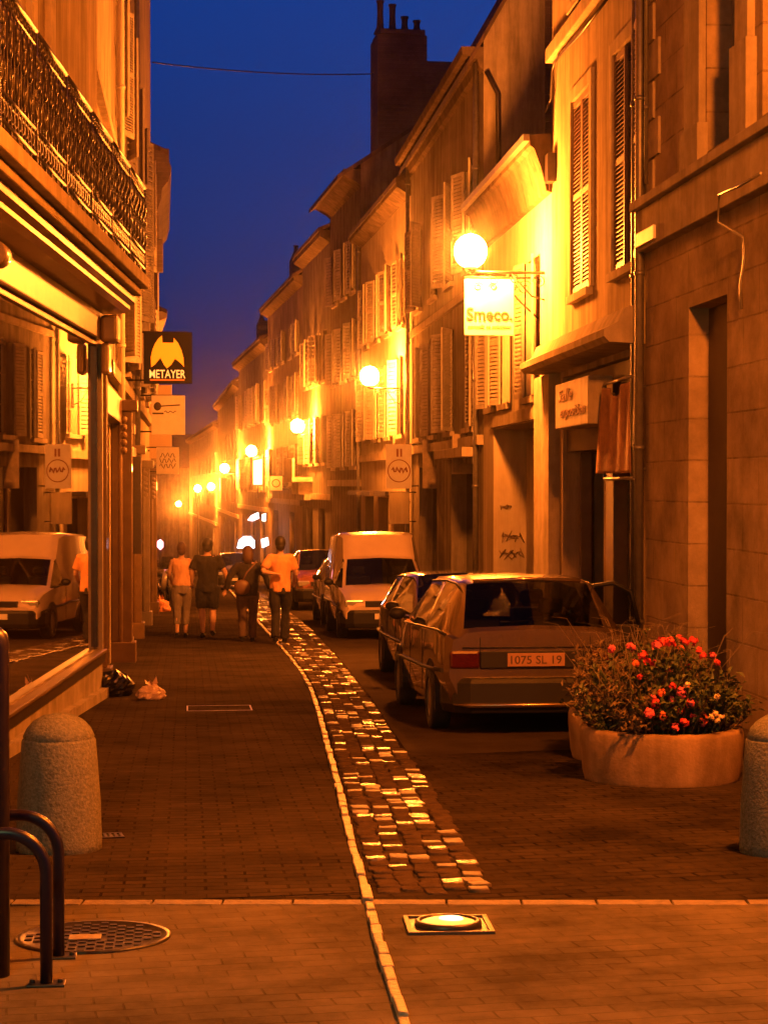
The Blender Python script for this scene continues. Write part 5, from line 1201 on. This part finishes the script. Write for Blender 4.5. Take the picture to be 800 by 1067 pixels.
# ------------------------------------------------------------------ bags
def bagmesh(name, q, sx, sy_, sz, m, label, seed, knot=True, grp=None):
    rd = random.Random(seed); b = MB(); n, mm = 30, 18; vs = [];
    from mathutils import noise
    for i in range(mm + 1):
        ph = -math.pi / 2 + math.pi * i / mm
        for j in range(n):
            th = 2 * math.pi * j / n; d = Vector((math.cos(ph) * math.cos(th), math.cos(ph) * math.sin(th), math.sin(ph)))
            k = 1 + .22 * noise.noise(d * 2.3 + Vector((seed, 0, 0))) + .12 * noise.noise(d * 6 + Vector((seed, 3, 0))) + .05 * noise.noise(d * 14)
            z = d.z * sz * k; z = max(z, -sz * .55); vs.append((d.x * sx * k, d.y * sy_ * k, z + sz * .55))
    b.add(vs, [(i * n + j, i * n + (j + 1) % n, (i + 1) * n + (j + 1) % n, (i + 1) * n + j) for i in range(mm) for j in range(n)], False)
    if knot:
        for k in range(5):
            a_ = k * 1.3 + seed; b.add([(0, 0, sz * 1.45), (.07 * math.cos(a_), .07 * math.sin(a_), sz * 1.95 + .02 * k), (.07 * math.cos(a_ + .7), .07 * math.sin(a_ + .7), sz * 1.75)], [(0, 1, 2)])
    o = b.build(name, m, None, loc=tuple(q)); tag(o, label, 'bag', grp); return o
blackbag = mat('black_bin_liner', (.008, .008, .009), .22, spec=.8)
palebag = mat('pale_plastic_bag', (.60, .42, .30), .5, spec=.5)
q = gp(117, 727); bagmesh('rubbish_bag', q + Vector((.0, .14, 0)), .215, .16, .175, blackbag, 'shiny black rubbish bag against the end of the shop plinth', 3, knot=False)
q = gp(157, 730); bagmesh('plastic_bag', q + Vector((0, .08, 0)), .15, .12, .10, palebag, 'crumpled pale plastic bag right of the black rubbish bag', 8)
q = gp(154, 639); bagmesh('rubbish_bag', q + Vector((0, .2, 0)), .26, .2, .34, blackbag, 'far black rubbish bag against the left wall beyond the pilaster', 5)
q = gp(168, 638); bagmesh('plastic_bag', q + Vector((0, .2, 0)), .22, .16, .2, mat('orange_bag', (.6, .25, .12), .5), 'far orange plastic bag beside the far black rubbish bag', 6)
# ------------------------------------------------------------------ parked scooter
q = gp(172, 626); root = empty('parked_scooter', tuple(q), R(12)); tag(root, 'parked scooter with a shiny windshield at the left wall behind the walking group', 'scooter')
sp_ = paint('scooter_paint', (.55, .5, .45), .3); b = MB()
b.tube([(0, -.15, .32), (0, .1, .34), (0, .5, .5), (0, .95, .55)], [(.05, .05), (.16, .05), (.18, .16), (.12, .10)], 12); b.tube([(0, -.22, .35), (0, -.34, .65), (0, -.30, .98)], [(.2, .05), (.19, .05), (.11, .06)], 12); b.build('body', sp_, root)
b = MB(); b.tube([(0, .12, .74), (0, .5, .78), (0, .95, .72)], [(.10, .05), (.15, .07), (.1, .05)], 12); b.build('seat', blackpl, root)
for y in (-.5, .78):
    b = MB(); vs = []; nn = 20
    b.tube([(0, y + .19 * math.cos(t), .24 + .19 * math.sin(t)) for t in [i * math.pi / 12 for i in range(25)]], .05, 8, cap=False); b.build('wheel', rubber, root)
b = MB(); b.tube([(-.3, -.26, 1.06), (-.1, -.32, 1.0), (.1, -.32, 1.0), (.3, -.26, 1.06)], .016, 6); b.tube([(0, -.32, 1.0), (0, -.5, .24)], .025, 6)
for s_ in (1, -1): b.tube([(s_ * .2, -.3, 1.03), (s_ * .3, -.32, 1.22)], .008, 5); b.sphere((s_ * .32, -.33, 1.25), (.06, .015, .04), 8, 6)
b.build('handlebar', iron, root)
b = MB(); b.sphere((0, -.38, .92), (.08, .05, .07), 12, 8); b.build('headlamp', headl, root)
b = MB(); vs = [(x * (.22 - .05 * v), -.38 + .04 * abs(x), 1.0 + .38 * v) for v in (0, 1) for x in (-1, -.5, 0, .5, 1)]; b.add(vs, [(i, i + 1, i + 6, i + 5) for i in range(4)], True); o = b.build('windshield', glass_car, root)
b = MB(); b.tube([(0, .3, .06), (-.12, .3, .02)], .012, 5); b.tube([(0, .3, .3), (0, .3, .05)], .02, 5); b.build('stand', iron, root)

# ------------------------------------------------------------------ haze: added volume whose scatter imitates lens bloom round the lamps
HAZE = .0004
if HAZE:
    b = MB(); b.box((-305, -65, -8.2), (305, 605, 22)); hz = b.build('haze', [], None); tag(hz, kind='stuff')
    m = bpy.data.materials.new('bloom_haze'); m.use_nodes = True; n = m.node_tree.nodes; l = m.node_tree.links; n.clear()
    o_ = n.new('ShaderNodeOutputMaterial'); v = n.new('ShaderNodeVolumePrincipled'); v.inputs['Color'].default_value = (.85, .85, .88, 1); v.inputs['Density'].default_value = HAZE; v.inputs['Anisotropy'].default_value = .985
    l.new(v.outputs[0], o_.inputs['Volume']); hz.data.materials.append(m)
